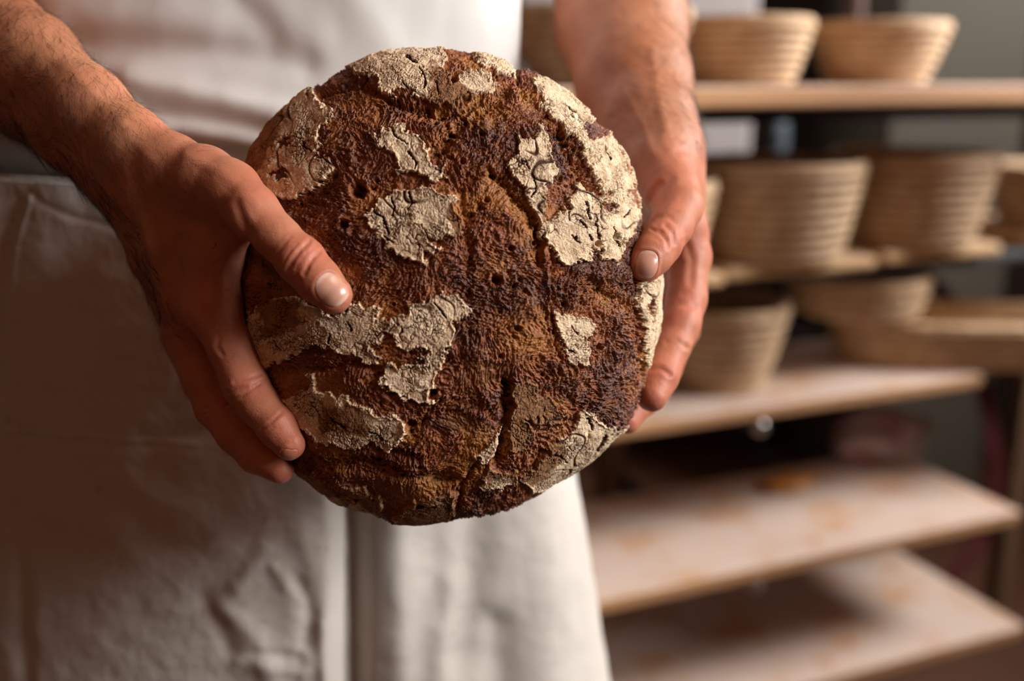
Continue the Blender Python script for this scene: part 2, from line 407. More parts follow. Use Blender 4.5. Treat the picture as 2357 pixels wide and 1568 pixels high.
    crack = np.maximum(.85*sst(0.075, 0.015, e1)*cm*sst(-.5, .3, perlin(q*110, 94)), 0.65*sst(0.12, 0.02, e2)*sst(-0.15, 0.4, perlin(q*90, 93)))
    crack = np.maximum(crack, 0.9*sst(0.10, 0.0, np.abs(perlin(q*75+3, 55)))*sst(0.15, 0.5, perlin(q*30, 56)))
    crk = np.zeros(len(G))
    for poly, w in CRACKS: crk = np.maximum(crk, np.exp(-(seg_d(G, poly, False)/w)**2))
    crack = np.maximum(crack, 1.3*sst(.25, .8, samp(crk, px+.45*wx, py+.45*wy)*front))
    crack *= plate
    # torn crumb
    w3 = 0.0075*np.stack([perlin(q*70, 21), perlin(q*70, 22), perlin(q*70, 23)], 1)
    qa = (q+w3); dirn = perlin(q*14, 61)
    fib = ridged(qa*230, 4, 3, 0.62)
    loc = np.stack([qa@BR, qa@BU, qa@BN], 1); om = sst(-.25, .25, perlin(q*16, 62)+.25*perlin(q*60, 63)+.15)
    an1 = ridged(loc*np.array([170, 640, 330]), 3, 13, 0.65); an2 = ridged(loc*np.array([640, 170, 330]), 3, 14, 0.65)
    an3 = ridged((loc@np.array([[.7, .7, 0], [-.7, .7, 0], [0, 0, 1]]))*np.array([650, 180, 330]), 3, 16, 0.65)
    o3 = sst(0, .3, perlin(q*20, 64)); aniso = (an1*(1-om)+an2*om)*(1-o3)+an3*o3
    h1, h2 = worley(q*150+0.3*np.stack([perlin(q*200, 1), perlin(q*200, 2), perlin(q*200, 3)], 1), 15)
    bub = sst(0.34, 0.10, h1)*sst(0.05, 0.4, perlin(q*55, 19))
    fine = ridged(q*900, 2, 33, 0.6)
    amb = np.zeros(len(G))
    for x, y, rx, ry in AMBER: amb = np.maximum(amb, np.exp(-((G[:, 0]-x)/rx)**2-((G[:, 1]-y)/ry)**2))
    zn = perlin(q*30, 101)+.4*perlin(q*80, 102); amber = np.clip(samp(amb, px+2*wx, py+2*wy)*front+sst(.15, .55, zn), 0, 1)
    dark = sst(-.10, -.45, zn)*(1-amber)
    cr = (0.0007*(fib-0.9)+0.0008*(aniso-0.9)+0.0003*fine+0.0007*fbm(qa*105, 2, 201))*(1-.45*amber+.35*dark)-0.0022*bub
    big_ = 0.0022*fbm(q*34, 3, 71)
    hole = np.zeros(len(V))
    for x, y, r_, dp in HOLES:
        dd = np.hypot(px-x, py-y)+0.15*r_*perlin(q*400, 9)*2; hole = hole+dp*sst(r_*1.15, r_*0.45, dd)-0.12*dp*np.exp(-((dd-r_*1.5)/(r_*.4))**2)
    hole = hole*front
    pl = 0.0013+0.0005*fbm(q*120, 3, 51)+0.00018*fine-0.0011*crack+0.0006*np.exp(-((sd+4)/3.5)**2)
    disp = (1-plate)*(cr*(1+0.25*dirn)-0.0004)+plate*pl+big_*(1-0.5*plate)-vl*0.001*(1-0.6*plate)+rg*0.001-hole
    edge = sst(0.8, 1.0, np.abs(g)).reshape(1, -1)
    V2 = V+n*disp[:, None]
    ridge = np.clip(0.5+(cr/0.0042)-vl*0.10-(hole*60), 0, 1)
    char = np.clip(0.8*dark*sst(.3, .6, ridge)+ch*1.1*sst(0.3, 0.75, ridge+0.25*perlin(q*90, 66))+0.75*sst(0.25, 0.75, perlin(q*26, 67)+0.3*perlin(q*110, 68))*sst(0.35, 0.7, ridge), 0, 1)
    idx = np.arange(N*N).reshape(N, N)
    F = np.stack([idx[:-1, :-1], idx[1:, :-1], idx[1:, 1:], idx[:-1, 1:]], 2).reshape(-1, 4)
    e = V2[F[:, 1]]-V2[F[:, 0]]; e2_ = V2[F[:, 3]]-V2[F[:, 0]]; mid = len(F)//2+N//2
    if np.dot(np.cross(e[mid], e2_[mid]), -FWD) < 0: F = F[:, ::-1]
    ob = mesh_np('bread_loaf', V2, F.copy(), BREAD, attrs={'flour': plate, 'ridge': ridge, 'crack': np.clip(crack, 0, 1), 'char': char, 'toast': ts, 'amber': amber})
    tag(ob, 'large round dark rye loaf with cracked floury crust, held in both hands', 'bread')
    return ob, V2
PLATES = [
 [(715,205),(733,236),(769,257),(765,279),(733,300),(733,314),(745,346),(729,364),(769,361),(772,382),(758,404),(719,432),(697,446),(669,461),(643,457),(590,440),(530,400),(530,330),(594,300),(636,255),(676,220)],
 [(800,150),(808,168),(826,177),(872,189),(872,204),(893,225),(929,204),(944,211),(969,223),(983,236),(1040,243),(1069,229),(1100,225),(1140,215),(1140,190),(1105,165),(1075,168),(1058,185),(1040,195),(1025,165),(1022,110),(986,100),(904,110),(850,130)],
 [(1082,126),(1121,130),(1157,140),(1195,186),(1157,179),(1121,160)],
 [(1214,190),(1250,218),(1236,243),(1250,261),(1286,286),(1303,311),(1321,311),(1343,364),(1375,421),(1389,443),(1410,450),(1445,445),(1455,425),(1450,400),(1425,350),(1395,310),(1380,318),(1350,325),(1335,300),(1355,285),(1360,270),(1340,240),(1290,205),(1250,185)],
 [(1320,415),(1321,446),(1303,457),(1310,475),(1260,504),(1250,540),(1262,560),(1280,590),(1295,613),(1335,600),(1357,612),(1360,585),(1385,570),(1380,590),(1420,612),(1428,580),(1440,550),(1460,520),(1470,490),(1455,455),(1430,440),(1400,450),(1375,445),(1345,425)],
 [(1232,492),(1255,486),(1262,520),(1245,560),(1238,520)],
 [(1243,289),(1257,304),(1264,332),(1279,379),(1275,411),(1257,429),(1255,490),(1246,496),(1229,486),(1214,461),(1204,429),(1186,414),(1166,386),(1168,364),(1193,357),(1189,329),(1186,320),(1228,328)],
 [(926,284),(936,300),(969,307),(972,343),(986,350),(997,379),(1019,386),(1022,407),(1001,418),(979,407),(958,404),(936,396),(919,400),(908,379),(901,350),(872,346),(869,329),(861,318),(840,304),(872,314),(876,300),(897,296)],
 [(951,430),(994,432),(1015,443),(1040,443),(1051,457),(1054,489),(1072,529),(1069,546),(1015,554),(994,543),(969,525),(945,520),(975,530),(985,548),(1010,570),(1022,582),(994,584),(972,586),(985,610),(933,600),(897,575),(883,557),(869,550),(861,532),(844,511),(833,493),(851,479),(861,479),(865,461),(890,446)],
 [(629,687),(667,680),(718,704),(778,725),(803,712),(829,691),(837,708),(879,714),(875,729),(862,738),(892,738),(922,721),(952,704),(990,682),(1024,674),(1058,682),(1079,712),(1070,738),(1045,746),(1041,780),(1024,818),(1002,878),(990,912),(1007,928),(964,924),(922,920),(901,903),(875,878),(879,856),(892,835),(947,844),(981,827),(990,810),(964,797),(935,810),(913,797),(909,772),(879,780),(850,810),(879,818),(871,835),(837,837),(829,818),(795,818),(769,814),(752,797),(722,801),(688,814),(667,810),(672,827),(625,835),(599,844),(560,800),(560,740)],
 [(712,856),(724,856),(724,895),(761,912),(803,920),(837,933),(867,950),(905,954),(930,971),(939,992),(922,1013),(905,1022),(892,1047),(862,1022),(837,1026),(795,1030),(769,1026),(731,1018),(701,992),(667,962),(640,937),(660,914),(705,903),(708,869)],
 [(1278,712),(1291,725),(1316,721),(1342,733),(1367,742),(1367,767),(1346,797),(1355,818),(1350,844),(1316,839),(1299,818),(1287,776),(1280,746)],
 [(1176,882),(1236,882),(1236,916),(1261,912),(1304,954),(1299,979),(1236,979),(1219,962),(1206,967),(1227,992),(1219,1035),(1176,1043),(1168,1001),(1181,954)],
 [(1333,950),(1363,954),(1389,979),(1440,984),(1440,1020),(1380,1060),(1338,1090),(1304,1115),(1278,1130),(1240,1140),(1198,1107),(1236,1064),(1261,1022),(1282,1013),(1312,1001)],
 [(1104,1119),(1125,1069),(1147,1081),(1193,1085),(1189,1111),(1147,1124)],
 [(905,1183),(964,1149),(1028,1128),(1049,1128),(1045,1179),(1024,1220),(900,1220)],
 [(670,1060),(744,1098),(803,1114),(837,1124),(888,1158),(875,1190),(780,1165),(700,1120)],
 [(1475,658),(1500,640),(1540,620),(1540,720),(1520,800),(1487,850),(1482,800),(1480,740),(1469,690)],
 [(1165,975),(1100,1040),(1080,1050),(1120,1062)],
]
PLATE_HOLES = [[(1385,468),(1405,462),(1412,478),(1396,492),(1384,486)], [(612,392),(655,385),(664,412),(640,418)], [(640,330),(680,318),(672,332),(645,342)], [(1492,700),(1500,680),(1503,720),(1496,750)],
               [(930,285),(925,290),(930,292)]]
TOAST = [[(1035,165),(1060,190),(1100,225),(1120,222),(1050,255),(960,240),(985,200),(990,150)], [(1160,870),(1250,870),(1320,960),(1300,1000),(1230,1050),(1160,1050)], [(1200,1060),(1275,1010),(1310,1030),(1260,1100),(1200,1120)],
         [(1100,1060),(1200,1075),(1195,1120),(1150,1090),(1120,1125)], [(905,1140),(1060,1110),(1055,1210),(900,1210)], [(740,930),(830,930),(850,990),(740,1000)], [(1055,470),(1080,540),(1040,560),(1030,480)],
         [(560,300),(660,250),(640,330),(600,390),(550,400)], [(660,1050),(880,1140),(880,1180),(700,1120)], [(600,690),(700,690),(690,760),(600,780)]]
VALLEYS = [([(735,212),(830,195),(880,225),(930,250),(1000,262),(1060,262),(1110,235)], 9, 3.0), ([(1000,345),(1060,290),(1120,250),(1160,215)], 16, 2.6),
           ([(640,480),(700,460),(760,425),(785,380)], 14, 2.6), ([(1125,395),(1175,440),(1215,490),(1238,530),(1238,610)], 8, 3.2),
           ([(1285,305),(1320,370),(1340,415),(1372,452)], 11, 4.0), ([(1270,625),(1340,635),(1400,680),(1465,720)], 10, 2.6), ([(1272,560),(1268,700),(1290,860)], 4, 1.6),
           ([(1060,440),(1080,560),(1080,680)], 8, 1.6), ([(1168,880),(1160,980),(1145,1060)], 11, 4.0), ([(960,850),(870,850),(800,840),(640,855)], 10, 2.0),
           ([(700,1060),(850,1075),(960,1100),(1060,1110)], 14, 3.0), ([(1190,185),(1215,230),(1250,270),(1290,300)], 9, 2.2), ([(1470,620),(1470,760),(1475,870)], 9, 3.0),
           ([(1380,325),(1410,350),(1430,395)], 7, 2.5), ([(560,560),(620,640),(640,680)], 16, 2.5), ([(1060,1190),(1055,1130),(1090,1080)], 8, 3.0),
           ([(1355,985),(1345,1010)], 5, 3.0), ([(830,1000),(900,1040),(960,1060)], 10, 2.0), ([(990,880),(1000,930),(950,1000)], 9, 2.0), ([(1180,160),(1120,150),(1080,135)], 6, 2.0)]
RIDGES = [([(1255,520),(1258,640),(1262,720)], 7, 1.6), ([(1240,1080),(1300,1000)], 14, 1.0), ([(1100,760),(1100,860),(1120,920)], 20, 1.6), ([(1150,690),(1200,680),(1230,720)], 16, 1.8), ([(1090,280),(1130,340),(1110,420)], 22, 1.4)]
CHAR = [(1185,690,50,32), (1060,255,45,20), (1105,850,40,60), (1440,700,30,90), (1290,250,50,40), (1420,830,40,70), (1130,330,60,60), (1340,630,60,26), (820,1120,160,35), (1200,600,50,60), (1090,980,110,30), (1240,640,30,40), (1290,380,26,50), (1330,900,60,40)]
CRACKS = [([(1347,468),(1349,494),(1357,501)], 2.6), ([(1370,503),(1372,522),(1370,552)], 2.8), ([(1336,509),(1347,526)], 2.8), ([(1306,488),(1308,505)], 2.4), ([(1351,541),(1359,556)], 2.4), ([(1313,541),(1332,558)], 2.2),
          ([(1408,524),(1412,554),(1421,569)], 3.4), ([(1432,498),(1446,487)], 2.4), ([(861,484),(883,504),(897,541)], 2.6), ([(902,455),(912,478),(903,500)], 2.2), ([(940,440),(948,462),(936,480)], 2.0), ([(884,545),(905,560)], 2.2),
          ([(936,135),(960,152)], 2.6), ([(928,190),(940,206),(934,216)], 2.6), ([(968,160),(980,185),(975,205)], 2.4), ([(1000,185),(1010,215)], 2.2), ([(640,262),(618,282),(604,300)], 3.2), ([(660,240),(648,262)], 2.6), ([(700,330),(720,352)], 2.2),
          ([(900,300),(915,320),(940,332)], 2.0), ([(940,350),(960,372),(958,390)], 2.2), ([(765,770),(757,790)], 2.6), ([(800,740),(812,760)], 2.0), ([(1000,700),(1018,716),(1030,735)], 2.2), ([(1388,1000),(1372,1030)], 4.0), ([(1350,960),(1362,985)], 2.4),
          ([(1500,690),(1496,740)], 3.2), ([(1300,800),(1322,812)], 2.0), ([(1310,750),(1330,770)], 2.0), ([(1225,400),(1232,430),(1222,455)], 2.2), ([(1200,370),(1215,392)], 2.2), ([(1390,340),(1405,372)], 2.4), ([(1290,245),(1320,262)], 2.6),
          ([(760,960),(800,985)], 2.2), ([(850,990),(880,1010)], 2.4), ([(720,930),(740,960)], 2.0), ([(960,1165),(1000,1160)], 2.4), ([(1270,1040),(1300,1060)], 2.4)]
AMBER = [(1120,262,55,28),(1205,740,60,60),(820,235,60,24),(600,610,60,50),(1395,685,40,18),(1225,800,50,40),(800,640,60,40),(1145,625,45,30),(700,880,70,30),(1110,860,40,40),(1080,1095,80,18),(765,300,16,40),(850,470,40,40),(930,1010,60,20),(1200,1000,30,40),(700,560,40,30),(1330,560,20,20),(1090,160,50,20)]
HOLES = [(826,438,17,.007), (793,518,11,.005), (1143,645,12,.006), (997,905,10,.006), (946,980,12,.006), (1190,757,8,.003), (1372,562,8,.004), (1413,546,9,.004), (1108,308,8,.004), (1065,372,7,.003), (1176,572,7,.004),
         (1315,400,9,.005), (735,745,5,.002), (870,862,5,.003), (1152,820,7,.003), (1380,800,8,.003), (905,700,4,.003), (960,235,4,.003), (1230,560,6,.004), (1120,460,7,.003), (750,590,9,.004), (700,545,8,.004), (1300,700,7,.004)]
LOAF, LOAFV = loaf(1100)
def loaf_depth(px, py, r=12):
    x, y, d = proj(LOAFV); m = (np.abs(x-px) < r) & (np.abs(y-py) < r)
    return float(np.min(d[m])) if m.any() else None

# ------------------------------------------------------------------ the person: one continuous body grown from a distance field
def nd(px, py, d, r): return (P(px, py, d), r*d/FPX)          # a joint seen at px, py at distance d, radius r in the same scale
def cone(p, a, b, ra, rb):
    e = b-a; w = p-a; L = max(float(e@e), 1e-12); t = np.clip((w@e)/L, 0, 1)
    q = w-t[:, None]*e
    return np.sqrt((q*q).sum(1))-(ra+(rb-ra)*t)
def smin(a, b, k):
    h = np.maximum(k-np.abs(a-b), 0)/k; return np.minimum(a, b)-h*h*k*0.25
def chain(p, nodes, k=0.003):
    d = None
    for (a, ra), (b, rb) in zip(nodes[:-1], nodes[1:]):
        c = cone(p, a, b, ra, rb); d = c if d is None else smin(d, c, k)
    return d
W3 = lambda x, y, z, r: (np.array([x, y, z]), r)
HX, HY = -0.176, 0.705            # torso axis
# --- hand and arm on the left of the picture (the person's right)
RA_radial = [W3(-0.455, 0.70, 1.335, .046), nd(-80, 10, .560, 118), nd(80, 133, .528, 92), nd(205, 240, .508, 78), nd(306, 326, .498, 68), nd(386, 388, .495, 65)]
RA_ulnar = [W3(-0.460, 0.71, 1.325, .046), nd(-130, 100, .572, 112), nd(42, 205, .545, 98), nd(168, 308, .525, 78), nd(262, 405, .512, 66), nd(325, 470, .508, 64)]
R_core = [
 [nd(392, 385, .495, 66), nd(450, 470, .493, 66), nd(495, 600, .494, 60), nd(492, 712, .494, 58)],      # index metacarpal
 [nd(350, 440, .500, 66), nd(400, 560, .502, 74), nd(432, 680, .508, 66), nd(432, 765, .520, 52)],      # middle metacarpal
 [nd(320, 465, .512, 60), nd(362, 590, .520, 62), nd(405, 720, .535, 44), nd(425, 790, .548, 40)],      # ring metacarpal
 [nd(350, 480, .535, 54), nd(400, 620, .560, 52), nd(440, 760, .572, 42)],                               # little finger side of the palm
 [nd(440, 500, .520, 70), nd(470, 620, .528, 60)],                                                       # palm
]
R_thumb = [nd(405, 388, .489, 64), nd(470, 410, .482, 72), nd(530, 437, .474, 66), nd(582, 488, .466, 59), nd(640, 548, .461, 50), nd(692, 600, .457, 54), nd(732, 645, .454, 50), nd(768, 680, .453, 44)]
R_web = [nd(520, 475, .481, 54), nd(538, 525, .484, 46), nd(498, 570, .493, 52)]
R_index = [nd(492, 712, .494, 60), nd(530, 800, .492, 49), nd(565, 885, .489, 52), nd(598, 935, .486, 47), nd(638, 983, .482, 45), nd(666, 1022, .480, 38)]
R_middle = [nd(430, 770, .522, 54), nd(462, 860, .520, 44), nd(497, 940, .516, 45), nd(545, 1005, .508, 41), nd(590, 1050, .500, 39), nd(645, 1082, .494, 31)]
R_ring = [nd(425, 790, .552, 42), nd(462, 885, .556, 38), nd(530, 985, .552, 37), nd(600, 1030, .546, 34), nd(660, 1040, .544, 30)]
R_little = [nd(440, 760, .572, 38), nd(500, 860, .578, 34), nd(570, 930, .572, 32), nd(640, 960, .566, 28)]
# --- hand and arm on the right of the picture (the person's left)
L_arm = [W3(0.088, 0.86, 1.33, .050), nd(1425, -60, .725, 150), nd(1430, 60, .690, 148), nd(1458, 190, .645, 128), nd(1494, 290, .610, 104), nd(1516, 352, .590, 88)]
L_core = [
 [nd(1516, 352, .590, 88), nd(1528, 440, .575, 74), nd(1572, 530, .572, 56), nd(1586, 590, .572, 46)],
 [nd(1540, 352, .598, 70), nd(1556, 450, .592, 66), nd(1580, 540, .592, 50), nd(1580, 640, .590, 44)],
 [nd(1490, 380, .608, 70), nd(1530, 520, .612, 70), nd(1545, 660, .610, 50)],
 [nd(1480, 400, .620, 60), nd(1500, 540, .625, 60), nd(1510, 680, .620, 45)],
]
L_thumb = [nd(1518, 385, .570, 74), nd(1545, 440, .552, 64), nd(1562, 478, .535, 54), nd(1543, 525, .518, 47), nd(1520, 562, .507, 47), nd(1500, 590, .500, 45), nd(1485, 612, .496, 40)]
L_index = [nd(1586, 590, .572, 46), nd(1580, 690, .562, 46), nd(1566, 745, .552, 45), nd(1545, 800, .544, 42), nd(1522, 862, .532, 41), nd(1500, 912, .524, 36)]
L_middle = [nd(1580, 640, .592, 42), nd(1568, 760, .590, 40), nd(1530, 850, .578, 38), nd(1480, 920, .562, 36), nd(1443, 968, .553, 30)]
L_ring = [nd(1545, 660, .612, 42), nd(1530, 780, .612, 38), nd(1480, 870, .600, 36), nd(1410, 930, .585, 32)]
L_little = [nd(1510, 680, .622, 38), nd(1480, 790, .622, 34), nd(1430, 860, .612, 32), nd(1370, 900, .600, 28)]
def hand(p, arms, core, web, thumb, fingers, ref):
    J = np.array([a for c in core+[thumb]+fingers for a, r in c]); lo, hi = J.min(0)-.045, J.max(0)+.045
    m = ((p > lo) & (p < hi)).all(1)
    if not m.all():
        out = np.minimum(arms, np.linalg.norm(np.maximum(np.maximum(lo-p, p-hi), 0), axis=1)+.02)
        if m.any(): out[m] = hand(p[m], arms[m], core, web, thumb, fingers, ref)
        return out
    d = arms
    for c in core: d = smin(d, chain(p, c), 0.012)
    if web: d = smin(d, chain(p, web), 0.010)
    outs = [smin(d, chain(p, thumb, .004), 0.009)]
    for f in fingers: outs.append(smin(d, chain(p, f, .003), 0.006))
    r = outs[0]
    for o in outs[1:]: r = np.minimum(r, o)
    return r
def torso_d(p):
    a = np.where(p[:, 2] > 1.15, 0.150+(p[:, 2]-1.15)*0.10, 0.150+(1.15-p[:, 2])*0.06); b = 0.092
    x = (p[:, 0]-HX)/a; y = (p[:, 1]-HY)/b
    r = np.sqrt(x*x+y*y); return (r-1)*b*0.8
def body_sdf(p):
    rt = smin(chain(p, RA_radial, .01), chain(p, RA_ulnar, .01), 0.02)
    lt = chain(p, L_arm, .01)
    R = hand(p, rt, R_core, R_web, R_thumb, [R_index, R_middle, R_ring, R_little], None)
    L = hand(p, lt, L_core, None, L_thumb, [L_index, L_middle, L_ring, L_little], None)
    ur = cone(p, np.array([-.457, .705, 1.33]), np.array([HX-.175, .74, 1.50]), .050, .062)
    ul = cone(p, np.array([.088, .86, 1.33]), np.array([HX+.175, .74, 1.50]), .052, .062)
    R = smin(R, ur, .03); L = smin(L, ul, .03)
    t = np.maximum(torso_d(p), np.maximum(p[:, 2]-1.52, 0.92-p[:, 2]))
    sh = cone(p, np.array([HX-.15, .735, 1.49]), np.array([HX+.15, .735, 1.49]), .068, .068)
    nk = cone(p, np.array([HX, .745, 1.50]), np.array([HX, .735, 1.60]), .062, .056)
    t = smin(smin(t, sh, .06), nk, .04)
    for s in (-1, 1):
        t = smin(t, chain(p, [W3(HX+s*.085, .715, .93, .088), W3(HX+s*.10, .715, .50, .060), W3(HX+s*.105, .745, .10, .042)], .02), .05)
        t = smin(t, cone(p, np.array([HX+s*.105, .745, .06]), np.array([HX+s*.12, .62, .035]), .036, .028), .02)
    return smin(smin(R, t, .012) if False else np.minimum(R, t), L, .001)
def surface_nets(f, lo, hi, h, B=8):
    n = [int(math.ceil((hi[k]-lo[k])/h/B))*B for k in range(3)]; nb = [k//B for k in n]
    cx = [lo[k]+h*B*(np.arange(nb[k])+0.5) for k in range(3)]
    C = np.stack(np.meshgrid(*cx, indexing='ij'), -1).reshape(-1, 3); dC = f(C)
    D = np.empty(n, np.float32); near = np.abs(dC) < h*B*0.87*1.25+0.012
    D[:] = np.repeat(np.repeat(np.repeat(np.sign(dC).reshape(nb), B, 0), B, 1), B, 2)
    off = np.stack(np.meshgrid(*[np.arange(B)]*3, indexing='ij'), -1).reshape(-1, 3)
    ids = np.stack(np.unravel_index(np.where(near)[0], nb), 1)
    for s in range(0, len(ids), 1500):
        g = (ids[s:s+1500, None, :]*B+off[None]).reshape(-1, 3)
        D[g[:, 0], g[:, 1], g[:, 2]] = f(np.array(lo)+h*g)
    S = D < 0; cs = np.zeros(tuple(k-1 for k in n), np.uint8)
    for a in (0, 1):
        for b in (0, 1):
            for c in (0, 1): cs += S[a:n[0]-1+a, b:n[1]-1+b, c:n[2]-1+c]
    act = (cs > 0) & (cs < 8); ci = np.argwhere(act); vid = np.full(act.shape, -1, np.int32); vid[act] = np.arange(len(ci))
    acc = np.zeros((len(ci), 3)); cnt = np.zeros(len(ci))
    E = []
    for ax in range(3):
        o = np.zeros(3, int); o[ax] = 1; t1, t2 = [k for k in range(3) if k != ax]
        for u in (0, 1):
            for v in (0, 1):
                a = ci.copy(); a[:, t1] += u; a[:, t2] += v; b = a+o
                da = D[a[:, 0], a[:, 1], a[:, 2]]; db = D[b[:, 0], b[:, 1], b[:, 2]]; m = (da < 0) != (db < 0)
                t = np.where(m, da/(da-db+1e-20), 0)
                acc[m] += (a+t[:, None]*o)[m]; cnt[m] += 1
    V = np.array(lo)+h*acc/cnt[:, None]
    for ax in range(3):
        t1, t2 = (ax+1) % 3, (ax+2) % 3
        sl0 = [slice(1, k-1) for k in n]; sl1 = list(sl0); sl0[ax] = slice(0, n[ax]-1); sl1[ax] = slice(1, n[ax])
        A, Bb = S[tuple(sl0)], S[tuple(sl1)]; e = np.argwhere(A != Bb); base = e+np.array([s.start for s in sl0])
        ins = A[e[:, 0], e[:, 1], e[:, 2]]
        q = []
        for (u, v) in ((-1, -1), (0, -1), (0, 0), (-1, 0)):
            c = base.copy(); c[:, t1] += u; c[:, t2] += v; q.append(vid[c[:, 0], c[:, 1], c[:, 2]])
        q = np.stack(q, 1); q[~ins] = q[~ins][:, ::-1]; E.append(q)
    return V, np.concatenate(E)
def sdf_grad(f, p, e=4e-4):
    g = np.zeros_like(p)
    for k in range(3):
        o = np.zeros(3); o[k] = e; g[:, k] = f(p+o)-f(p-o)
    l = np.linalg.norm(g, axis=1); return g/(l[:, None]+1e-12), l/(2*e)
def settle(f, V, it=2):
    for _ in range(it):
        g, l = sdf_grad(f, V); d = f(V)/np.clip(l, .5, 2); V = V-g*np.clip(d, -.004, .004)[:, None]
    return V
def refine(V, T, sel):
    E = np.sort(np.concatenate([T[:, [0, 1]], T[:, [1, 2]], T[:, [2, 0]]]), 1)
    key = E[:, 0].astype(np.int64)*len(V)+E[:, 1]; uk, inv = np.unique(key, return_inverse=True); inv = inv.reshape(3, -1)
    ea, eb = uk//len(V), uk % len(V); split = sel[ea] & sel[eb]
    mid = np.full(len(uk), -1, np.int64); mid[split] = len(V)+np.arange(split.sum())
    V2 = np.concatenate([V, (V[ea[split]]+V[eb[split]])/2])
    m = mid[inv].T; ns = (m >= 0).sum(1); out = [T[ns == 0]]
    t, k = T[ns == 3], m[ns == 3]
    for tri in ((t[:, 0], k[:, 0], k[:, 2]), (k[:, 0], t[:, 1], k[:, 1]), (k[:, 2], k[:, 1], t[:, 2]), (k[:, 0], k[:, 1], k[:, 2])): out.append(np.stack(tri, 1))
    for r in range(3):
        R_ = [(r+j) % 3 for j in range(3)]
        s = (ns == 1) & (m[:, r] >= 0); t, k = T[s][:, R_], m[s][:, R_]
        out += [np.stack((t[:, 0], k[:, 0], t[:, 2]), 1), np.stack((k[:, 0], t[:, 1], t[:, 2]), 1)]
        s = (ns == 2) & (m[:, r] < 0); t, k = T[s][:, R_], m[s][:, R_]
        out += [np.stack((t[:, 0], t[:, 1], k[:, 1]), 1), np.stack((t[:, 0], k[:, 1], k[:, 2]), 1), np.stack((k[:, 2], k[:, 1], t[:, 2]), 1)]
    return V2, np.concatenate(out)
def line_d(px, py, poly):
    d = np.full(len(px), 1e9)
    for (x0, y0), (x1, y1) in zip(poly[:-1], poly[1:]):
        ex, ey = x1-x0, y1-y0; t = np.clip(((px-x0)*ex+(py-y0)*ey)/(ex*ex+ey*ey+1e-9), 0, 1)
        d = np.minimum(d, np.hypot(px-x0-t*ex, py-y0-t*ey))
    return d
# skin folds: traced line, width, depth in mm
FOLDS = [([(663,622),(674,600),(690,578),(712,556)], 5, .75), ([(700,630),(711,608),(722,592),(736,579)], 4.5, .6), ([(680,618),(692,598),(706,580)], 3, .3), ([(640,585),(652,565),(668,545)], 4, .25),
 ([(655,602),(666,582),(684,562)], 3, .25), ([(523,905),(545,897),(565,893)], 5, .5), ([(530,920),(556,912),(590,888),(612,874)], 4, .45), ([(540,880),(570,872),(600,862)], 4, .35), ([(520,935),(536,925)], 4, .4),
 ([(600,990),(622,975),(648,950)], 4, .4), ([(607,1000),(630,984)], 3, .25), ([(505,775),(500,800),(512,815)], 5, .4), ([(562,690),(535,682),(515,670)], 5, .35), ([(555,735),(530,742),(505,752)], 5, .25),
 ([(470,940),(488,932),(505,928)], 4, .4), ([(470,955),(495,945)], 3, .3), ([(548,1062),(562,1048)], 4, .35),
 ([(520,520),(540,545),(560,562)], 8, .5), ([(478,620),(510,600),(548,600)], 5, .2), ([(545,470),(560,510),(575,545)], 10, .6),
 ([(1500,528),(1520,540),(1540,560)], 4, .3), ([(1532,520),(1548,535),(1553,560)], 5, .55), ([(1520,535),(1534,552),(1538,572)], 4, .4), ([(1515,500),(1540,500),(1562,520)], 5, .25),
 ([(1530,712),(1560,700),(1600,706)], 7, .6), ([(1535,788),(1558,786),(1580,800)], 6, .55), ([(1500,850),(1520,848),(1540,862)], 6, .7), ([(1580,560),(1592,600),(1590,650)], 8, .5),
 ([(1505,460),(1520,430),(1545,412)], 9, .6), ([(1490,470),(1505,440),(1520,425)], 7, .5), ([(1540,330),(1560,345),(1590,350)], 8, .3)]
BULGE = [([(400,430),(450,540),(485,690)], 18, .5), ([(360,470),(400,600),(425,740)], 18, .45), ([(430,360),(520,400),(590,470)], 14, .4), ([(150,150),(260,260),(360,380)], 14, .35), ([(330,520),(360,640)], 9, .3),
 ([(1500,120),(1520,250),(1545,340)], 14, .8), ([(1560,450),(1530,500)], 12, .3), ([(1430,200),(1480,290),(1500,350)], 10, .5), ([(688,606),(700,590)], 14, .35), ([(566,888),(572,882)], 14, .4), ([(640,975),(646,968)], 10, .25), ([(492,700),(494,720)], 22, .5)]
FLUSH = [(700,600,60,1), (780,690,35,.9), (565,890,60,1), (650,985,50,.8), (690,1040,40,1), (490,700,80,.8), (500,940,60,.8), (650,1090,50,1), (560,560,60,.7), (600,450,70,.5), (430,730,60,.6),
         (1485,630,45,.8), (1540,540,50,.7), (1560,700,80,1), (1530,860,70,.9), (1500,930,40,1), (1445,980,50,1), (1520,440,60,.8), (1590,560,60,.8), (1560,380,60,.4)]
TAN = [(60,120,240), (250,280,130), (330,520,120), (1540,60,150), (1560,230,100)]
def nail_frame(C, tipdir, nrm, L, W):
    n = nrm/np.linalg.norm(nrm); t = tipdir-n*(tipdir@n); t /= np.linalg.norm(t); return C, t, n, np.cross(t, n), L, W
def nail_on(f, px, py, d0, tx, ty, tz, L, W, bias=(0, 0, 0)):
    """fingernail frame at the point of the skin seen at px, py"""
    ray = P(px, py, 1.0)-CAM; ds = np.linspace(d0-.03, d0+.03, 400); v = f(CAM+ds[:, None]*ray)
    k = np.argmax(v < 0); C = CAM+ds[k]*ray; g, _ = sdf_grad(f, C[None], 2e-3); n = g[0]+np.array(bias)
    tip = tx*RGT-ty*UPV+tz*FWD
    return nail_frame(C, tip, n, L, W)
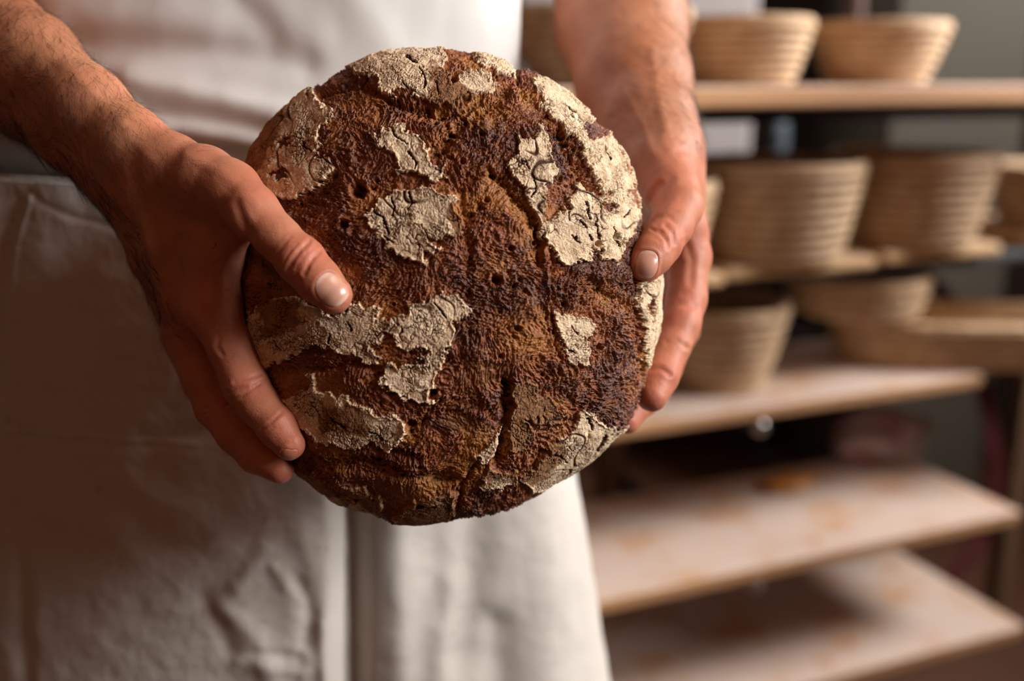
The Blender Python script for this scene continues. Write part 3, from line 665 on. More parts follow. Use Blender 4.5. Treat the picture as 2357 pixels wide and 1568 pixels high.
def build_body():
    V, Q = surface_nets(body_sdf, (-.56, .40, -.01), (.20, 1.0, 1.68), 0.0032)
    V = settle(body_sdf, V, 1); T = np.concatenate([Q[:, [0, 1, 2]], Q[:, [0, 2, 3]]])
    def region(V, far=1.0):
        px, py, d = proj(V); return ((V[:, 1] < .66*far) & (px < 830) & (V[:, 2] > .8) & (d < .585)) & (px > -150) | ((px > 1290) & (px < 1700) & (py > -80) & (py < 1060) & (d < .80) & (V[:, 2] > .8))
    for k in range(2):
        V, T = refine(V, T, region(V)); m = region(V); V[m] = settle(body_sdf, V[m], 1+k)
    px, py, d = proj(V); n = np.zeros_like(V); m = region(V); n[m], _ = sdf_grad(body_sdf, V[m]); view = (V-CAM); view /= np.linalg.norm(view, axis=1)[:, None]
    fr = sst(0.05, 0.35, -(n*view).sum(1)); fr2 = sst(-.3, .2, -(n*view).sum(1))
    lh = (px < 860) & (d < .60); rh = (px > 1300)
    wob = 2.2*perlin(V*300, 3)
    off = np.zeros(len(V)); near = lh | rh
    for poly, w, dp in FOLDS:
        dd = line_d(px, py, poly)+wob*.4; m = (dd < w*4) & near; off[m] -= (dp*1e-3*(np.exp(-(dd[m]/w)**2)-.35*np.exp(-((dd[m]-w*2)/(w))**2))*fr[m])
    for poly, w, dp in BULGE:
        dd = line_d(px, py, poly); m = (dd < w*4) & near; off[m] += dp*1e-3*np.exp(-(dd[m]/w)**2)*fr[m]
    off += near*(0.00022*fbm(V*95, 3, 7)+0.00035*perlin(V*45, 9))
    fl = np.zeros(len(V)); tn = np.zeros(len(V))
    for x, y, s, a in FLUSH: fl = np.maximum(fl, a*np.exp(-((px-x)**2+(py-y)**2)/s**2))
    for x, y, s in TAN: tn = np.maximum(tn, np.exp(-((px-x)**2+(py-y)**2)/s**2))
    for (C, t, nn, w, L, Wd) in NAILS:
        q = V-C; u = (q@t)/(L/2); v = (q@w)/(Wd/2); hh = q@nn; r = (np.abs(u)**2.8+np.abs(v)**2.8)**(1/2.8)
        m = (hh > -.008) & (hh < .006) & (r < 1.8)
        off[m] += (-0.00050*sst(1.04, .94, r[m])+0.00030*np.exp(-((r[m]-1.17)/.12)**2)*sst(.9, .5, u[m]))
    V = V+n*off[:, None]
    return V, T, fl, tn
def proxy_region(f): return f
fR = lambda p: hand(p, smin(chain(p, RA_radial, .01), chain(p, RA_ulnar, .01), 0.02), R_core, R_web, R_thumb, [R_index, R_middle, R_ring, R_little], None)
fL = lambda p: hand(p, chain(p, L_arm, .01), L_core, None, L_thumb, [L_index, L_middle, L_ring, L_little], None)
NAILS = [nail_on(fR, 766, 665, .45, .73, .68, .03, .0150, .0128, (.16, 0, .08)),
         nail_on(fL, 1491, 608, .49, -.12, .99, 0, .0138, .0108, (.10, 0, 0))]
NAILS_HIDDEN = [nail_on(fR, 664, 1053, .48, .66, .75, .1, .0078, .0060, (-.35, .2, -.6)), nail_on(fR, 630, 1098, .494, .88, .40, .1, .0070, .0075, (0, .5, -1.1))]
NAILS_HIDDEN = [(f_[0],)+f_[1:] for f_ in NAILS_HIDDEN][:1]
NAILS = NAILS+NAILS_HIDDEN
BV, BT, BFL, BTN = build_body()
person = thing('person', 'person in white T-shirt and cream wrap apron holding the dark loaf out with both hands', 'person', (HX, HY, 0))
def adopt(o): o.parent = person; o.matrix_parent_inverse = Matrix.Translation((-HX, -HY, 0)); return o
body = adopt(mesh_np('body', BV, BT, SKIN, attrs={'flush': BFL, 'tan': BTN}))
def nail_mesh(fr, f, m):
    C, t, n, w, L, Wd = fr; nu, nv = 48, 25; U = -np.cos(np.pi*np.arange(nu)/(nu-1)); S_ = np.linspace(-1, 1, nv)
    uu, vv = np.meshgrid(U, S_, indexing='ij'); p_ = 2.5
    vv = vv*np.maximum(1e-4, 1-np.abs(uu)**p_)**(1/p_); uu, vv = uu.ravel(), vv.ravel()
    h_ = -0.25*(vv*Wd/2)**2/(Wd/2)
    for _ in range(6):
        q = C+t*(uu*L/2)[:, None]+w*(vv*Wd/2)[:, None]+n*h_[:, None]; h_ = h_-np.clip(f(q), -.001, .001)
    # a nail is flatter than the flesh it lies in, and dives under the skin fold at its root
    h_ = h_+0.00012-0.00035*np.clip(-uu-.55, 0, 1)+.00012*np.clip(uu, 0, 1)-0.00015*np.abs(vv)**3
    V = list(C+t*(uu*L/2)[:, None]+w*(vv*Wd/2)[:, None]+n*h_[:, None]); A = list((uu+1)/2)
    k = len(V); V = V+[p-n*0.0010 for p in V]; F = []
    for i in range(nu-1):
        for j in range(nv-1):
            a = i*nv+j; F.append([a, a+nv, a+nv+1, a+1]); F.append([k+a, k+a+1, k+a+nv+1, k+a+nv])
    ring = [i*nv for i in range(nu)]+[(nu-1)*nv+j for j in range(1, nv)]+[i*nv+nv-1 for i in range(nu-2, -1, -1)]+[j for j in range(nv-2, 0, -1)]
    for a, b in zip(ring, ring[1:]+ring[:1]): F.append([a, b, k+b, k+a])
    bm = bmesh.new(); vs = [bm.verts.new(p) for p in V]
    for f in F: bm.faces.new([vs[q] for q in f])
    bmesh.ops.recalc_face_normals(bm, faces=bm.faces); o = bm_obj('fingernail', bm, m, None, True)
    at = o.data.attributes.new('tip', 'FLOAT', 'POINT'); at.data.foreach_set('value', A+A)
    return adopt(o)
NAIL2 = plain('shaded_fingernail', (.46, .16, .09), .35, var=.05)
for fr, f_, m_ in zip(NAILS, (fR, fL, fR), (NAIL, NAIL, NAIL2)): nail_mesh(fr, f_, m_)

# ------------------------------------------------------------------ clothes
def cloth_grid(name, zs, th, af, bf, folds, m, noise=(0.003, 10), extra=None, thick=0.0018, xc=HX, yc=HY):
    Z, T = np.meshgrid(zs, th, indexing='ij'); a = af(Z); b = bf(Z)
    n_ = 2.25; ct, st = np.cos(T), np.sin(T)
    X = xc+a*np.sign(ct)*np.abs(ct)**(2/n_); Y = yc+b*np.sign(st)*np.abs(st)**(2/n_)
    V = np.stack([X, Y, Z], -1)
    n = np.cross(np.gradient(V, axis=1), np.gradient(V, axis=0)); n /= np.linalg.norm(n, axis=2)[..., None]+1e-12
    c = V-np.array([xc, yc, 0]); c[..., 2] = 0
    if (n*c).sum(2).mean() < 0: n = -n
    V = V.reshape(-1, 3); n = n.reshape(-1, 3); px, py, d = proj(V); fr = sst(.0, .3, -(n@FWD))
    off = noise[0]*fbm(V*np.array([noise[1], noise[1], noise[1]*.55]), 3, 17)
    for poly, w, dp in folds:
        dd = line_d(px, py, poly); k = dd < 3.2*w; off[k] += dp*1e-3*np.exp(-(dd[k]/w)**2)*fr[k]
    if extra is not None: off += extra(V, T.ravel(), px, py)
    V = V+n*off[:, None]; nz, nt_ = len(zs), len(th)
    i = np.arange(nz*nt_).reshape(nz, nt_); F = np.stack([i[:-1, :-1], i[:-1, 1:], i[1:, 1:], i[1:, :-1]], 2).reshape(-1, 4)
    e = V[F[:, 1]]-V[F[:, 0]]; e2 = V[F[:, 3]]-V[F[:, 0]]; cr = np.cross(e, e2)
    if (cr*n[F[:, 0]]).sum() < 0: F = F[:, ::-1].copy()
    o = mesh_np(name, V, F, m); sm = o.modifiers.new('thickness', 'SOLIDIFY'); sm.thickness = thick; sm.offset = -1
    return o
SH_FOLDS = [([(500,-60),(560,10),(625,90)], 36, -1.6), ([(580,-40),(650,30),(720,90)], 44, 1.0), ([(180,100),(400,115),(574,128),(700,150)], 40, -3.0), ([(300,185),(420,208),(520,230),(640,262)], 34, 3.6),
            ([(330,255),(450,268),(560,286),(700,330)], 26, -3.4), ([(400,340),(560,372),(700,400)], 34, -6.0), ([(150,30),(360,40),(480,55)], 50, 2.0),
            ([(800,-50),(860,60),(900,130)], 50, 2.0), ([(1040,-60),(1020,120)], 40, -1.2)]
shirt = adopt(cloth_grid('t_shirt', np.linspace(1.085, 1.47, 300), np.linspace(0, 2*math.pi, 620),
    lambda z: 0.1795+0.05*(z-1.2)+0.008*np.exp(-((z-1.168)/.022)**2)-.02*np.clip(1.158-z, 0, .03)/.03, lambda z: 0.108+0.05*(z-1.2)+0.008*np.exp(-((z-1.168)/.022)**2)-.012*np.clip(1.158-z, 0, .03)/.03,
    SH_FOLDS, SHIRT, (0.0022, 13)))
for sx, e in ((-1, (-.457, .705, 1.33)), (1, (.088, .86, 1.33))):
    s0 = np.array([HX+sx*.15, .735, 1.49]); e = np.array(e); mid = s0+(e-s0)*.62
    pts = [s0+(mid-s0)*t for t in np.linspace(0, 1, 10)]; V, F = tube_np(pts, np.linspace(.082, .074, 10), 28, False)
    sl = adopt(mesh_np('sleeve', V, F, SHIRT)); sl.parent = shirt; sl.matrix_parent_inverse = Matrix.Identity(4)
    sl.modifiers.new('thickness', 'SOLIDIFY').thickness = .002
AP_A = lambda z: 0.187+0.168*(1.13-z)
AP_B = lambda z: 0.114+0.050*(1.13-z)
AP_FOLDS = [([(805,1100),(812,1300),(815,1650)], 34, -16), ([(905,1120),(915,1350),(925,1650)], 42, 6), ([(1000,1150),(1010,1400)], 34, -2.5), ([(1090,1160),(1085,1350),(1070,1500)], 52, -8), ([(1150,1450),(1150,1650)], 40, -7),
            ([(1240,1100),(1265,1300),(1270,1600)], 60, 5), ([(1040,1350),(1010,1600)], 34, 4)]
def ap_noise(V, T, px, py):
    return 0.0006*fbm(V*45, 3, 5)
apron = adopt(cloth_grid('apron', np.linspace(.42, 1.142, 420), np.linspace(math.pi*0.62, math.pi*2.36, 620), AP_A, AP_B, AP_FOLDS, APRON, (0.0028, 7), ap_noise))
FL_FOLDS = [([(100,455),(72,560),(58,700),(52,950)], 9, 1.8), ([(78,470),(45,620),(30,900)], 22, -2.0), ([(140,470),(110,640),(100,900)], 60, 2.0), ([(90,1000),(70,1200),(85,1568)], 22, -2.5),
            ([(45,985),(200,992),(330,1003),(470,1012)], 6, .5), ([(45,1000),(200,1008),(400,1020)], 9, -.35), ([(350,1000),(480,985),(620,960)], 22, -1.8),
            ([(95,440),(135,468),(200,498),(290,520)], 8, -.8), ([(0,360),(10,500),(0,700)], 20, 2.5),
            ([(530,1380),(600,1450),(640,1560)], 26, 2.4), ([(620,1250),(560,1330)], 22, 2.0), ([(690,1330),(720,1400),(710,1460)], 20, -2.5), ([(640,1290),(700,1370)], 16, 1.6), ([(700,1200),(730,1300)], 30, 1.6),
            ([(480,1360),(540,1480)], 20, -1.6), ([(560,1500),(700,1530)], 18, 1.4), ([(600,1480),(690,1495)], 14, -1.2), ([(300,1150),(420,1260)], 40, -1.5), ([(360,1060),(500,1130)], 50, -1.5), ([(745,1420),(752,1568)], 16, 1.5)]
TH_EDGE0, TH_EDGE1 = math.pi*0.80, math.pi*1.66
def flap_extra(V, T, px, py):
    e = sst(742, 800, px); return 0.0008*fbm(V*40, 4, 5)+0.010*(1-e*e)-.004*e+0.0012*fbm(V*np.array([22, 22, 14]), 2, 81)*sst(400, 620, px)*sst(1100, 1300, py)
def flap():
    # the left front panel laps over the right one; its hem hangs nearly straight down
    zs = np.linspace(.44, 1.140, 520); nt = 620
    o = None
    Z = zs[:, None]; xe = (790-W_/2)/FPX
    rows = []
    for z in zs:
        b = AP_B(z); yf = HY-b; dd = yf*math.cos(PITCH)+(1.2-z)*math.sin(PITCH)
        x = xe*dd*(1.0 if z < .95 else 1.0); c = np.clip((x-HX)/AP_A(z), -1, 1); n_ = 2.25; q = math.copysign(abs(c)**(n_/2), c)
        rows.append(2*math.pi-math.acos(q))
    te = np.array(rows); th = np.linspace(0, 1, nt)
    T = math.pi*0.80+(te[:, None]-math.pi*0.80)*th[None, :]
    return zs, T
def cloth_T(name, zs, T, af, bf, folds, m, extra):
    Z = np.repeat(zs[:, None], T.shape[1], 1); a = af(Z); b = bf(Z); n_ = 2.25; ct, st = np.cos(T), np.sin(T)
    V = np.stack([HX+a*np.sign(ct)*np.abs(ct)**(2/n_), HY+b*np.sign(st)*np.abs(st)**(2/n_), Z], -1)
    n = np.cross(np.gradient(V, axis=1), np.gradient(V, axis=0)); n /= np.linalg.norm(n, axis=2)[..., None]+1e-12
    c = V-np.array([HX, HY, 0]); c[..., 2] = 0
    if (n*c).sum(2).mean() < 0: n = -n
    sh = V.shape; V = V.reshape(-1, 3); n = n.reshape(-1, 3); px, py, d = proj(V); fr = sst(0, .3, -(n@FWD))
    off = 0.0028*fbm(V*np.array([7, 7, 3.85]), 3, 17)+extra(V, T.ravel(), px, py)
    for poly, w, dp in folds:
        dd = line_d(px, py, poly); k = dd < 3.2*w; off[k] += dp*1e-3*np.exp(-(dd[k]/w)**2)*fr[k]
    V = V+n*off[:, None]; i = np.arange(sh[0]*sh[1]).reshape(sh[:2]); F = np.stack([i[:-1, :-1], i[:-1, 1:], i[1:, 1:], i[1:, :-1]], 2).reshape(-1, 4)
    if (np.cross(V[F[:, 1]]-V[F[:, 0]], V[F[:, 3]]-V[F[:, 0]])*n[F[:, 0]]).sum() < 0: F = F[:, ::-1].copy()
    o = mesh_np(name, V, F, m); sm = o.modifiers.new('thickness', 'SOLIDIFY'); sm.thickness = .0016; sm.offset = -1; return o
zs_, T_ = flap()
fl_ = cloth_T('overlapping_panel', zs_, T_, AP_A, AP_B, FL_FOLDS, APRON, flap_extra); fl_.parent = apron; fl_.matrix_parent_inverse = Matrix.Identity(4)
fl_.matrix_parent_inverse = (Matrix.Translation((0, 0, 0)))
def trouser_sdf(p):
    d = None
    for s in (-1, 1):
        c = chain(p, [W3(HX+s*.085, .715, .93, .104), W3(HX+s*.10, .715, .50, .078), W3(HX+s*.105, .745, .06, .066)], .02); d = c if d is None else smin(d, c, .03)
    return np.maximum(d, .075-p[:, 2])
V, Q = surface_nets(trouser_sdf, (HX-.24, .56, .04), (HX+.24, .90, 1.10), .008); adopt(mesh_np('trousers', V, Q, TROUSER))
for s in (-1, 1):
    f = lambda p: np.maximum(chain(p, [W3(HX+s*.105, .775, .065, .052), W3(HX+s*.115, .68, .05, .048), W3(HX+s*.125, .56, .038, .042)], .02), .0-p[:, 2])
    V, Q = surface_nets(f, (HX+s*.115-.10, .46, -.02), (HX+s*.115+.10, .88, .16), .006); adopt(mesh_np('shoe', V, Q, SHOE))

# ------------------------------------------------------------------ forearm hair
def arm_hair():
    rnd = np.random.RandomState(5); A, B, C = BV[BT[:, 0]], BV[BT[:, 1]], BV[BT[:, 2]]
    nn = np.cross(B-A, C-A); ar = np.linalg.norm(nn, axis=1)/2; nn = nn/(2*ar[:, None]+1e-15); ce = (A+B+C)/3; px, py, d = proj(ce)
    if (nn*sdf_grad(body_sdf, ce[::5000])[0].repeat(5000, 0)[:len(nn)])[::5000].sum() < 0: nn = -nn
    left = (px < 480) & (d < .62) & (px > -120) & (ce[:, 2] > .9)
    # denser on the outer forearm, thinning over the back of the hand
    t = px*0.73+py*0.68
    dens = left*np.where(t < 420, 1.0, np.clip(1-(t-420)/330, 0, 1)*.45)
    t2 = line_d(px, py, [(20,290),(200,430),(300,560),(380,760)]); dens = np.maximum(dens, left*2.4*(t2 < 30)*np.clip(1-(py-700)/120, 0, 1))
    right = (px > 1280) & (px < 1620) & (py < 340) & (py > -60) & (d > .56) & (d < .80)
    dens = dens+right*.55*np.where(px > 1500, 1.6, .5)
    facing = (nn@FWD) < .45; w = ar*dens*facing; w /= w.sum(); N = 15000
    k = rnd.choice(len(w), N, p=w); r1, r2 = rnd.rand(N), rnd.rand(N); sw = r1+r2 > 1; r1[sw] = 1-r1[sw]; r2[sw] = 1-r2[sw]
    root = A[k]+r1[:, None]*(B-A)[k]+r2[:, None]*(C-A)[k]; n = nn[k]; x, y, _ = proj(root); isl = x < 700
    ax = np.where(isl[:, None], (P(392, 385, .495)-P(0, 60, .55))[None], (P(1516, 352, .59)-P(1430, 0, .70))[None]); ax /= np.linalg.norm(ax, axis=1)[:, None]
    side = np.cross(ax, n); sgn = np.where(isl, 1, -1)*np.where(perlin(root*22, 3) > -.25, 1, -1)*.45
    dr = ax*0.9+side*(sgn[:, None]+0.28*rnd.randn(N, 1)); dr -= n*(dr*n).sum(1)[:, None]; dr /= np.linalg.norm(dr, axis=1)[:, None]
    L = (0.008+0.010*rnd.rand(N))*np.where(t_clip(x, y), 1.0, .6); lift = 0.12+.25*rnd.rand(N)
    curl = (rnd.rand(N)-.5)*1.6; cu = np.cross(n, dr); M = 6; S = 3
    # flat-sided tapering strands, three sides each
    V = np.zeros((N, M, S, 3), np.float32)
    for j in range(M):
        s = j/(M-1.0); c = root-n*.0003+dr*(L*s)[:, None]+n*(L*(lift*s*(1-.55*s)))[:, None]+cu*(curl*L*.5*s*s)[:, None]+n*.0001
        rr = .000060*(1-.75*s)
        for q in range(S):
            a = 2*math.pi*q/S; V[:, j, q] = c+rr*(n*math.cos(a)+cu*math.sin(a))
    b = (np.arange(N)*M*S)[:, None, None, None]+(np.arange(M-1)*S)[None, :, None, None]; q = np.arange(S)[None, None, :, None]; q2 = (np.arange(S)+1)[None, None, :, None] % S
    F = np.concatenate([b+q, b+q2, b+q2+S, b+q+S], 3).reshape(-1, 4)
    return adopt(mesh_np('arm_hair', V.reshape(-1, 3), F, HAIRM, smooth=False))
def t_clip(x, y): return (x*0.73+y*0.68 < 520) | (x > 1000)
hair = arm_hair(); hair['kind'] = 'stuff'

# ------------------------------------------------------------------ rack, boards, baskets
U2 = np.array([math.sin(math.radians(68)), math.cos(math.radians(68)), 0]); V2_ = np.array([-U2[1], U2[0], 0]); RZ = math.atan2(U2[1], U2[0])
def board(name, corner, length, depth, th, m, label, cat, group=None, ang=RZ, bev=.004):
    """corner = front right corner of the top face"""
    bm = bmesh.new(); box_bm(bm, (-length, 0, -th), (0, depth, 0), bev)
    o = bm_obj(name, bm, m); o.location = corner; o.rotation_euler = (0, 0, ang); return tag(o, label, cat, group)
Z1, Z2, Z3, Z4, Z5 = 1.19, .95, .74, .54, .34
Bq = np.array([.56, 1.48, 0])
c1 = Bq+U2*.42-V2_*.13; c1[2] = Z1
C3, C4, C5 = on_z(2266, 862, Z3), on_z(2352, 1176, Z4), on_z(2362, 1440, Z5)
GB = 'wooden proofing boards in the rack'
board('rack_board', c1, 1.35, .27, .025, BOARD, 'topmost long wooden board carrying the low flared baskets', 'board', GB)
board('rack_board', C3, 1.15, .28, .020, BOARD, 'floury wooden board just below the tall baskets, beside the fingertips', 'board', GB)
board('rack_board', C4, 1.15, .29, .022, BOARD, 'wide floury wooden board with the plastic bag at its back', 'board', GB)
board('rack_board', C5, 1.15, .31, .022, BOARD, 'lowest floury wooden board, empty, at the bottom right', 'board', GB)
def at(px, d, z):
    x = (px-W_/2)/FPX*d; y = (d-(CAM[2]-z)*math.sin(PITCH))/math.cos(PITCH); return np.array([x, y, z])
def basket_profile(R, r, Hh, coils):
    pts = []; wall = .010; n = coils*8
    for i in range(n+1):
        t = i/n; rad = r+(R-r)*(t**.8); c = abs(math.sin(math.pi*coils*t)); pts.append((rad+.0045*c**.7, Hh*t, (1-c)**1.5))
    pts.append((R-.003, Hh+.005, 0)); pts.append((R-.008, Hh+.003, 0))
    for i in range(n+1):
        t = 1-i/n; rad = r+(R-r)*(t**.8)-wall; c = abs(math.sin(math.pi*coils*t)); pts.append((max(rad-.0028*c, .01), max(Hh*t, .008), 1-c))
    return [(r*.3, 0.0, 0), (r*.9, 0, 0)]+pts+[(r*.4, .008, 0)]
def basket(c, R, r, Hh, coils, label, group, sx=1.0, rz=0.0, seg=72, cat='basket'):
    pr = basket_profile(R, r, Hh, coils); V = []; A = []
    for rad, z, g in pr:
        for k in range(seg):
            a = 2*math.pi*k/seg; V.append((rad*math.cos(a)+(sx-1)*R*math.tanh(2.2*math.cos(a)), rad*math.sin(a), z)); A.append(g)
    F = []
    for i in range(len(pr)-1):
        for k in range(seg): F.append([i*seg+k, i*seg+(k+1) % seg, (i+1)*seg+(k+1) % seg, (i+1)*seg+k])
    F.append(list(range(seg))[::-1]); F.append([(len(pr)-1)*seg+k for k in range(seg)])
    o = mesh_np('proofing_basket', V, F, CANE, attrs={'groove': A}); o.location = c; o.rotation_euler = (0, 0, rz); tag(o, label, cat, group)
    # the top coil, bound round the edge
    pts = []
    for k in range(seg+1):
        a = 2*math.pi*k/seg; pts.append(((R-.004)*math.cos(a)+(sx-1)*R*math.tanh(2.2*math.cos(a)), (R-.004)*math.sin(a), Hh+.001))
    Vr, Fr = tube_np(pts, .0062, 10, False); n = len(pts)
    rim = mesh_np('rim', Vr, Fr, CANE, parent=o, attrs={'groove': np.zeros(len(Vr))}); return o
G1, G2, G3 = 'cane baskets on the top board', 'tall cane baskets on the small boards', 'cane baskets on the middle board'
def on(px, d, z): return at(px, d, z+.0005)
basket(on(1378, 1.215, Z1), .108, .076, .084, 7, 'flared cane basket half hidden between the shirt and the forearm', G1)
basket(on(1705, 1.40, Z1), .093, .066, .083, 7, 'flared cane basket on the top board just right of the forearm', G1)
basket(on(2012, 1.50, Z1), .099, .066, .083, 7, 'flared cane basket farthest right on the top board', G1)
pA, pB, pC, pD = at(1455, 1.35, Z2), at(1768, 1.46, Z2), at(2082, 1.58, Z2), at(2425, 1.74, Z2)
basket(pA+[0, 0, .0005], .106, .080, .115, 8, 'cane basket whose pale rim peeks out behind the wrist', G2)
basket(pB+[0, 0, .0005], .125, .096, .132, 9, 'tall pale cane basket nearest the hand, brightest of all', G2)
basket(pC+[0, 0, .0005], .124, .092, .134, 9, 'tall cane basket right of the brightest one, in front of the dark gap', G2)
basket(pD+[0, 0, .0005], .110, .085, .100, 8, 'brown cane basket cut off by the right picture edge', G2)
GS = 'small wooden boards under the tall baskets'
def small(p, du, L, dpt, label): board('small_board', p+U2*du-V2_*.075, L, dpt, .018, PEEL, label, 'board', GS, bev=.006)
small(pA, .100, .25, .24, 'small wooden board end sticking out behind the fingers'); small(pB, .138, .26, .24, 'small wooden board under the brightest tall basket')
small(pC, .128, .235, .24, 'small wooden board under the right tall basket'); small(pD, .13, .25, .24, 'small wooden board at the right picture edge')
basket(on(1650, 1.56, Z3), .102, .066, .125, 8, 'shaded cane basket standing behind the hand on the middle board', G3)
basket(at(1965, 1.66, Z3+.0795)+[0, 0, .0075], .114, .096, .060, 4, 'shallow shaded cane basket stacked on the long oval basket', G3)
basket(on(2215, 1.69, Z3), .095, .078, .073, 6, 'long low oval cane basket at the right on the middle board', G3, sx=2.4, rz=-.06)
d_ = at(2262, 1.75, Z3)
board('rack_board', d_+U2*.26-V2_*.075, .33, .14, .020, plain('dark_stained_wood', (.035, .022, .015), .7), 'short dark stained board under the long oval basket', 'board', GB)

rack = thing('rack', 'dark rack with brown posts and chrome capped arms behind the person', 'rack', (0.7, 1.8, 0))
def rk(o): o.parent = rack; o.matrix_parent_inverse = Matrix.Translation((-.7, -1.8, 0)); return o
def bar(name, a, b, w, m):
    a, b = np.array(a, float), np.array(b, float); V, F = tube_np([a, b], w, 14); return rk(mesh_np(name, V, F, m))
def perp_post(px_, ref, back, m=POSTW, top=1.30, w=.022):
    # where the back line of the rack crosses the sight line of px_
    base = ref+V2_*back; k = (px_-W_/2)/FPX
    # x = k*depth ; depth = y cos + (1.2-z) sin at z=.6
    s = np.linspace(-1.6, .6, 4000); Q_ = base[None]+s[:, None]*U2; dd = Q_[:, 1]*math.cos(PITCH)+.6*math.sin(PITCH); j = np.argmin(np.abs(Q_[:, 0]-k*dd)); q = Q_[j]
    bm = bmesh.new(); box_bm(bm, (-w, -w*.8, 0), (w, w*.8, top), .003, Matrix.Translation((q[0], q[1], 0)) @ Matrix.Rotation(RZ, 4, 'Z')); rk(bm_obj('post', bm, m)); return q
q1 = perp_post(1405, C4, .42); q2 = perp_post(2368, C4, .42)
V, F = tube_np([q1+[0, 0, .20], q2+[0, 0, .20]], .012, 12); rk(mesh_np('rail', V, F, STEEL)); V, F = tube_np([q1+[0, 0, 1.22], q2+[0, 0, 1.22]], .012, 12); rk(mesh_np('rail', V, F, STEEL))
for zt, th, cpx, cpy in ((Z3, .020, 1748, 982), (Z4, .022, 1738, 1342), (Z5, .022, 1740, 1640)):
    z = zt-th-.0125; f = on_z(cpx, cpy, z)
    for du, dv in ((0.0, 0), (-.62, 0), (.30, .10)):
        a = f+U2*du+V2_*dv; b = a+V2_*(.42-dv); bar('support_arm', a, b, .012, STEEL)
        bm = bmesh.new(); bmesh.ops.create_uvsphere(bm, u_segments=20, v_segments=12, radius=.0125, matrix=Matrix.Translation(a)); rk(bm_obj('end_cap', bm, CHROME, None, True))
for zt, th in ((Z1, .025), (Z2, .018)):
    z = zt-th-.0125
    for base, e0, e1 in ((pB, -.75, .75),):
        for dv in (-.01, .11): bar('rail', np.array([*(base+U2*e0+V2_*dv)[:2], z]), np.array([*(base+U2*e1+V2_*dv)[:2], z]), .012, STEEL)

# red strap hanging behind the boards
pts = [P(x, y, d) for x, y, d in ((2050, 570, 1.86), (2100, 612, 1.86), (2160, 665, 1.87), (2210, 730, 1.88), (2245, 830, 1.9), (2265, 900, 1.92), (2285, 1000, 1.94), (2298, 1100, 1.96), (2270, 1240, 1.98), (2180, 1340, 1.98))]
bmv = []; F = []
for i, p in enumerate(pts):
    t = pts[min(i+1, len(pts)-1)]-pts[max(i-1, 0)]; s = np.cross(t, FWD); s /= np.linalg.norm(s)
    for a, b in ((-.014, 0), (.014, 0), (.014, .003), (-.014, .003)): bmv.append(p+s*a+FWD*b)
for i in range(len(pts)-1):
    for k in range(4): F.append([i*4+k, i*4+(k+1) % 4, i*4+4+(k+1) % 4, i*4+4+k])
F += [[0, 1, 2, 3], [4*len(pts)-1, 4*len(pts)-2, 4*len(pts)-3, 4*len(pts)-4]]
st_ = mesh_np('red_strap', bmv, F, RED, smooth=False); tag(st_, 'dark red strap hanging behind the right ends of the boards', 'strap')

# crumpled plastic bag and orange packet at the back of the board
def crumple(name, c, sx, sy, sz, seed, m, amp=.25, rz=RZ):
    bm = bmesh.new(); bmesh.ops.create_icosphere(bm, subdivisions=5, radius=1.0)
    Vv = np.array([v.co for v in bm.verts]); k = 1+amp*fbm(Vv*1.6, 2, seed)+amp*.5*np.abs(perlin(Vv*4, seed+1))
    Vv = Vv*k[:, None]; Vv[:, 2] = np.maximum(Vv[:, 2], -.75)+.75
    Vv = Vv*np.array([sx, sy, sz/1.75])
    for v, q in zip(bm.verts, Vv): v.co = q
    o = bm_obj(name, bm, m, None, True); o.location = c; o.rotation_euler = (0, 0, rz); return o
BAGM, nt, b = mat('printed_plastic'); v_ = coords(nt); n_ = noise_n(nt, v_, 14, 3)
lk(nt, ramp(nt, n_, [(0.35, (0.36, 0.10, 0.10)), (0.45, (0.42, 0.33, 0.33)), (0.62, (0.50, 0.45, 0.44)), (0.72, (0.46, 0.34, 0.08))]), b.inputs['Base Color']); b.inputs['Roughness'].default_value = .3
o = crumple('plastic_bag', at(2025, 1.80, Z4+.0005), .095, .055, .085, 4, BAGM); tag(o, 'crumpled pale printed plastic bag on the back of the board', 'bag')
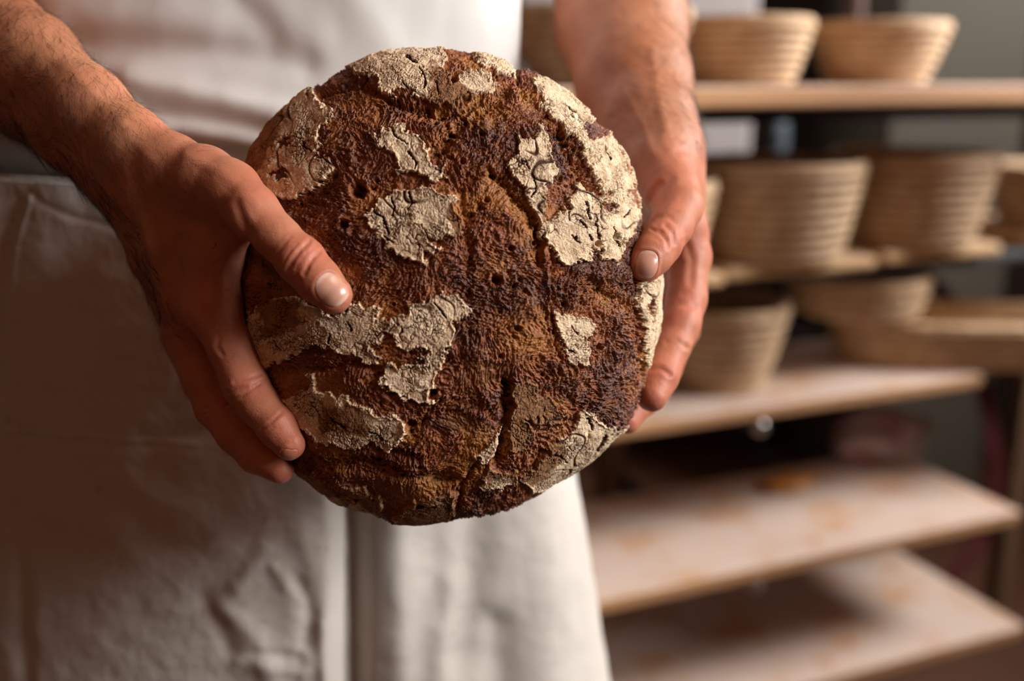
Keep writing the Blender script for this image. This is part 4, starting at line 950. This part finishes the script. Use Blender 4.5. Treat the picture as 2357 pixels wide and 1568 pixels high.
o = crumple('packet', at(1810, 1.66, Z4+.0005), .050, .03, .020, 9, plain('orange_wrapper', (0.42, 0.16, 0.02), .4), .12); tag(o, 'small orange packet lying left of the plastic bag', 'packet')

# cupboards and fittings by the back wall
PALE = plain('pale_grey_enamel', (0.46, 0.42, 0.41), .5, var=.05); OLIVE = plain('olive_paint', (0.075, 0.064, 0.045), .7, var=.06, scale=5)
pc = thing('wall_cabinet', 'pale grey cabinet on the wall behind the cane baskets', 'cabinet', (.28, 2.62, .98))
box('body', (-.27, -.22, 0), (.285, .47, 1.2), PALE, pc, .006); box('door', (-.262, -.236, .01), (.277, -.221, 1.19), PALE, pc, .004)
hd = box('handle', (-.24, -.262, .5), (-.225, -.237, .65), CHROME, pc.children[1] if False else pc, .003)
oc = thing('locker', 'tall olive grey locker behind the right baskets', 'locker', (1.09, 2.80, 0))
box('body', (-.17, -.28, 0), (.175, .28, 2.25), OLIVE, oc, .006); box('door', (-.162, -.30, .06), (.167, -.281, 2.23), OLIVE, oc, .004)
for z in (1.9, 1.86, 1.82): box('vent', (-.08, -.303, z), (.08, -.2995, z+.012), STEEL, oc)
pp = thing('pipe', 'pinkish vertical pipe rising behind the two upper right baskets', 'pipe', (.66, 2.02, 1.20))
V, F = tube_np([(0, 0, 0), (0, 0, 1.899)], .019, 18); mesh_np('tube', V, F, plain('pink_grey_pipe', (.34, .24, .22), .5), parent=pp)
V, F = tube_np([(0, 0, 1.875), (0, 0, 1.899)], .035, 18); mesh_np('flange', V, F, STEEL, parent=pp); V, F = tube_np([(0, 0, 0), (0, 0, -.012), (0, 0, -.05)], [.024, .026, .020], 18); mesh_np('end_fitting', V, F, STEEL, parent=pp)
CL, nt, b = mat('clear_blue_plastic'); b.inputs['Base Color'].default_value = (.10, .125, .15, 1); b.inputs['Roughness'].default_value = .25; b.inputs['Transmission Weight'].default_value = .35
bg = crumple('hanging_bag', at(1785, 1.95, 1.03), .022, .016, .14, 12, CL, .15, .3); tag(bg, 'bluish clear plastic bag hanging under the top board', 'bag')
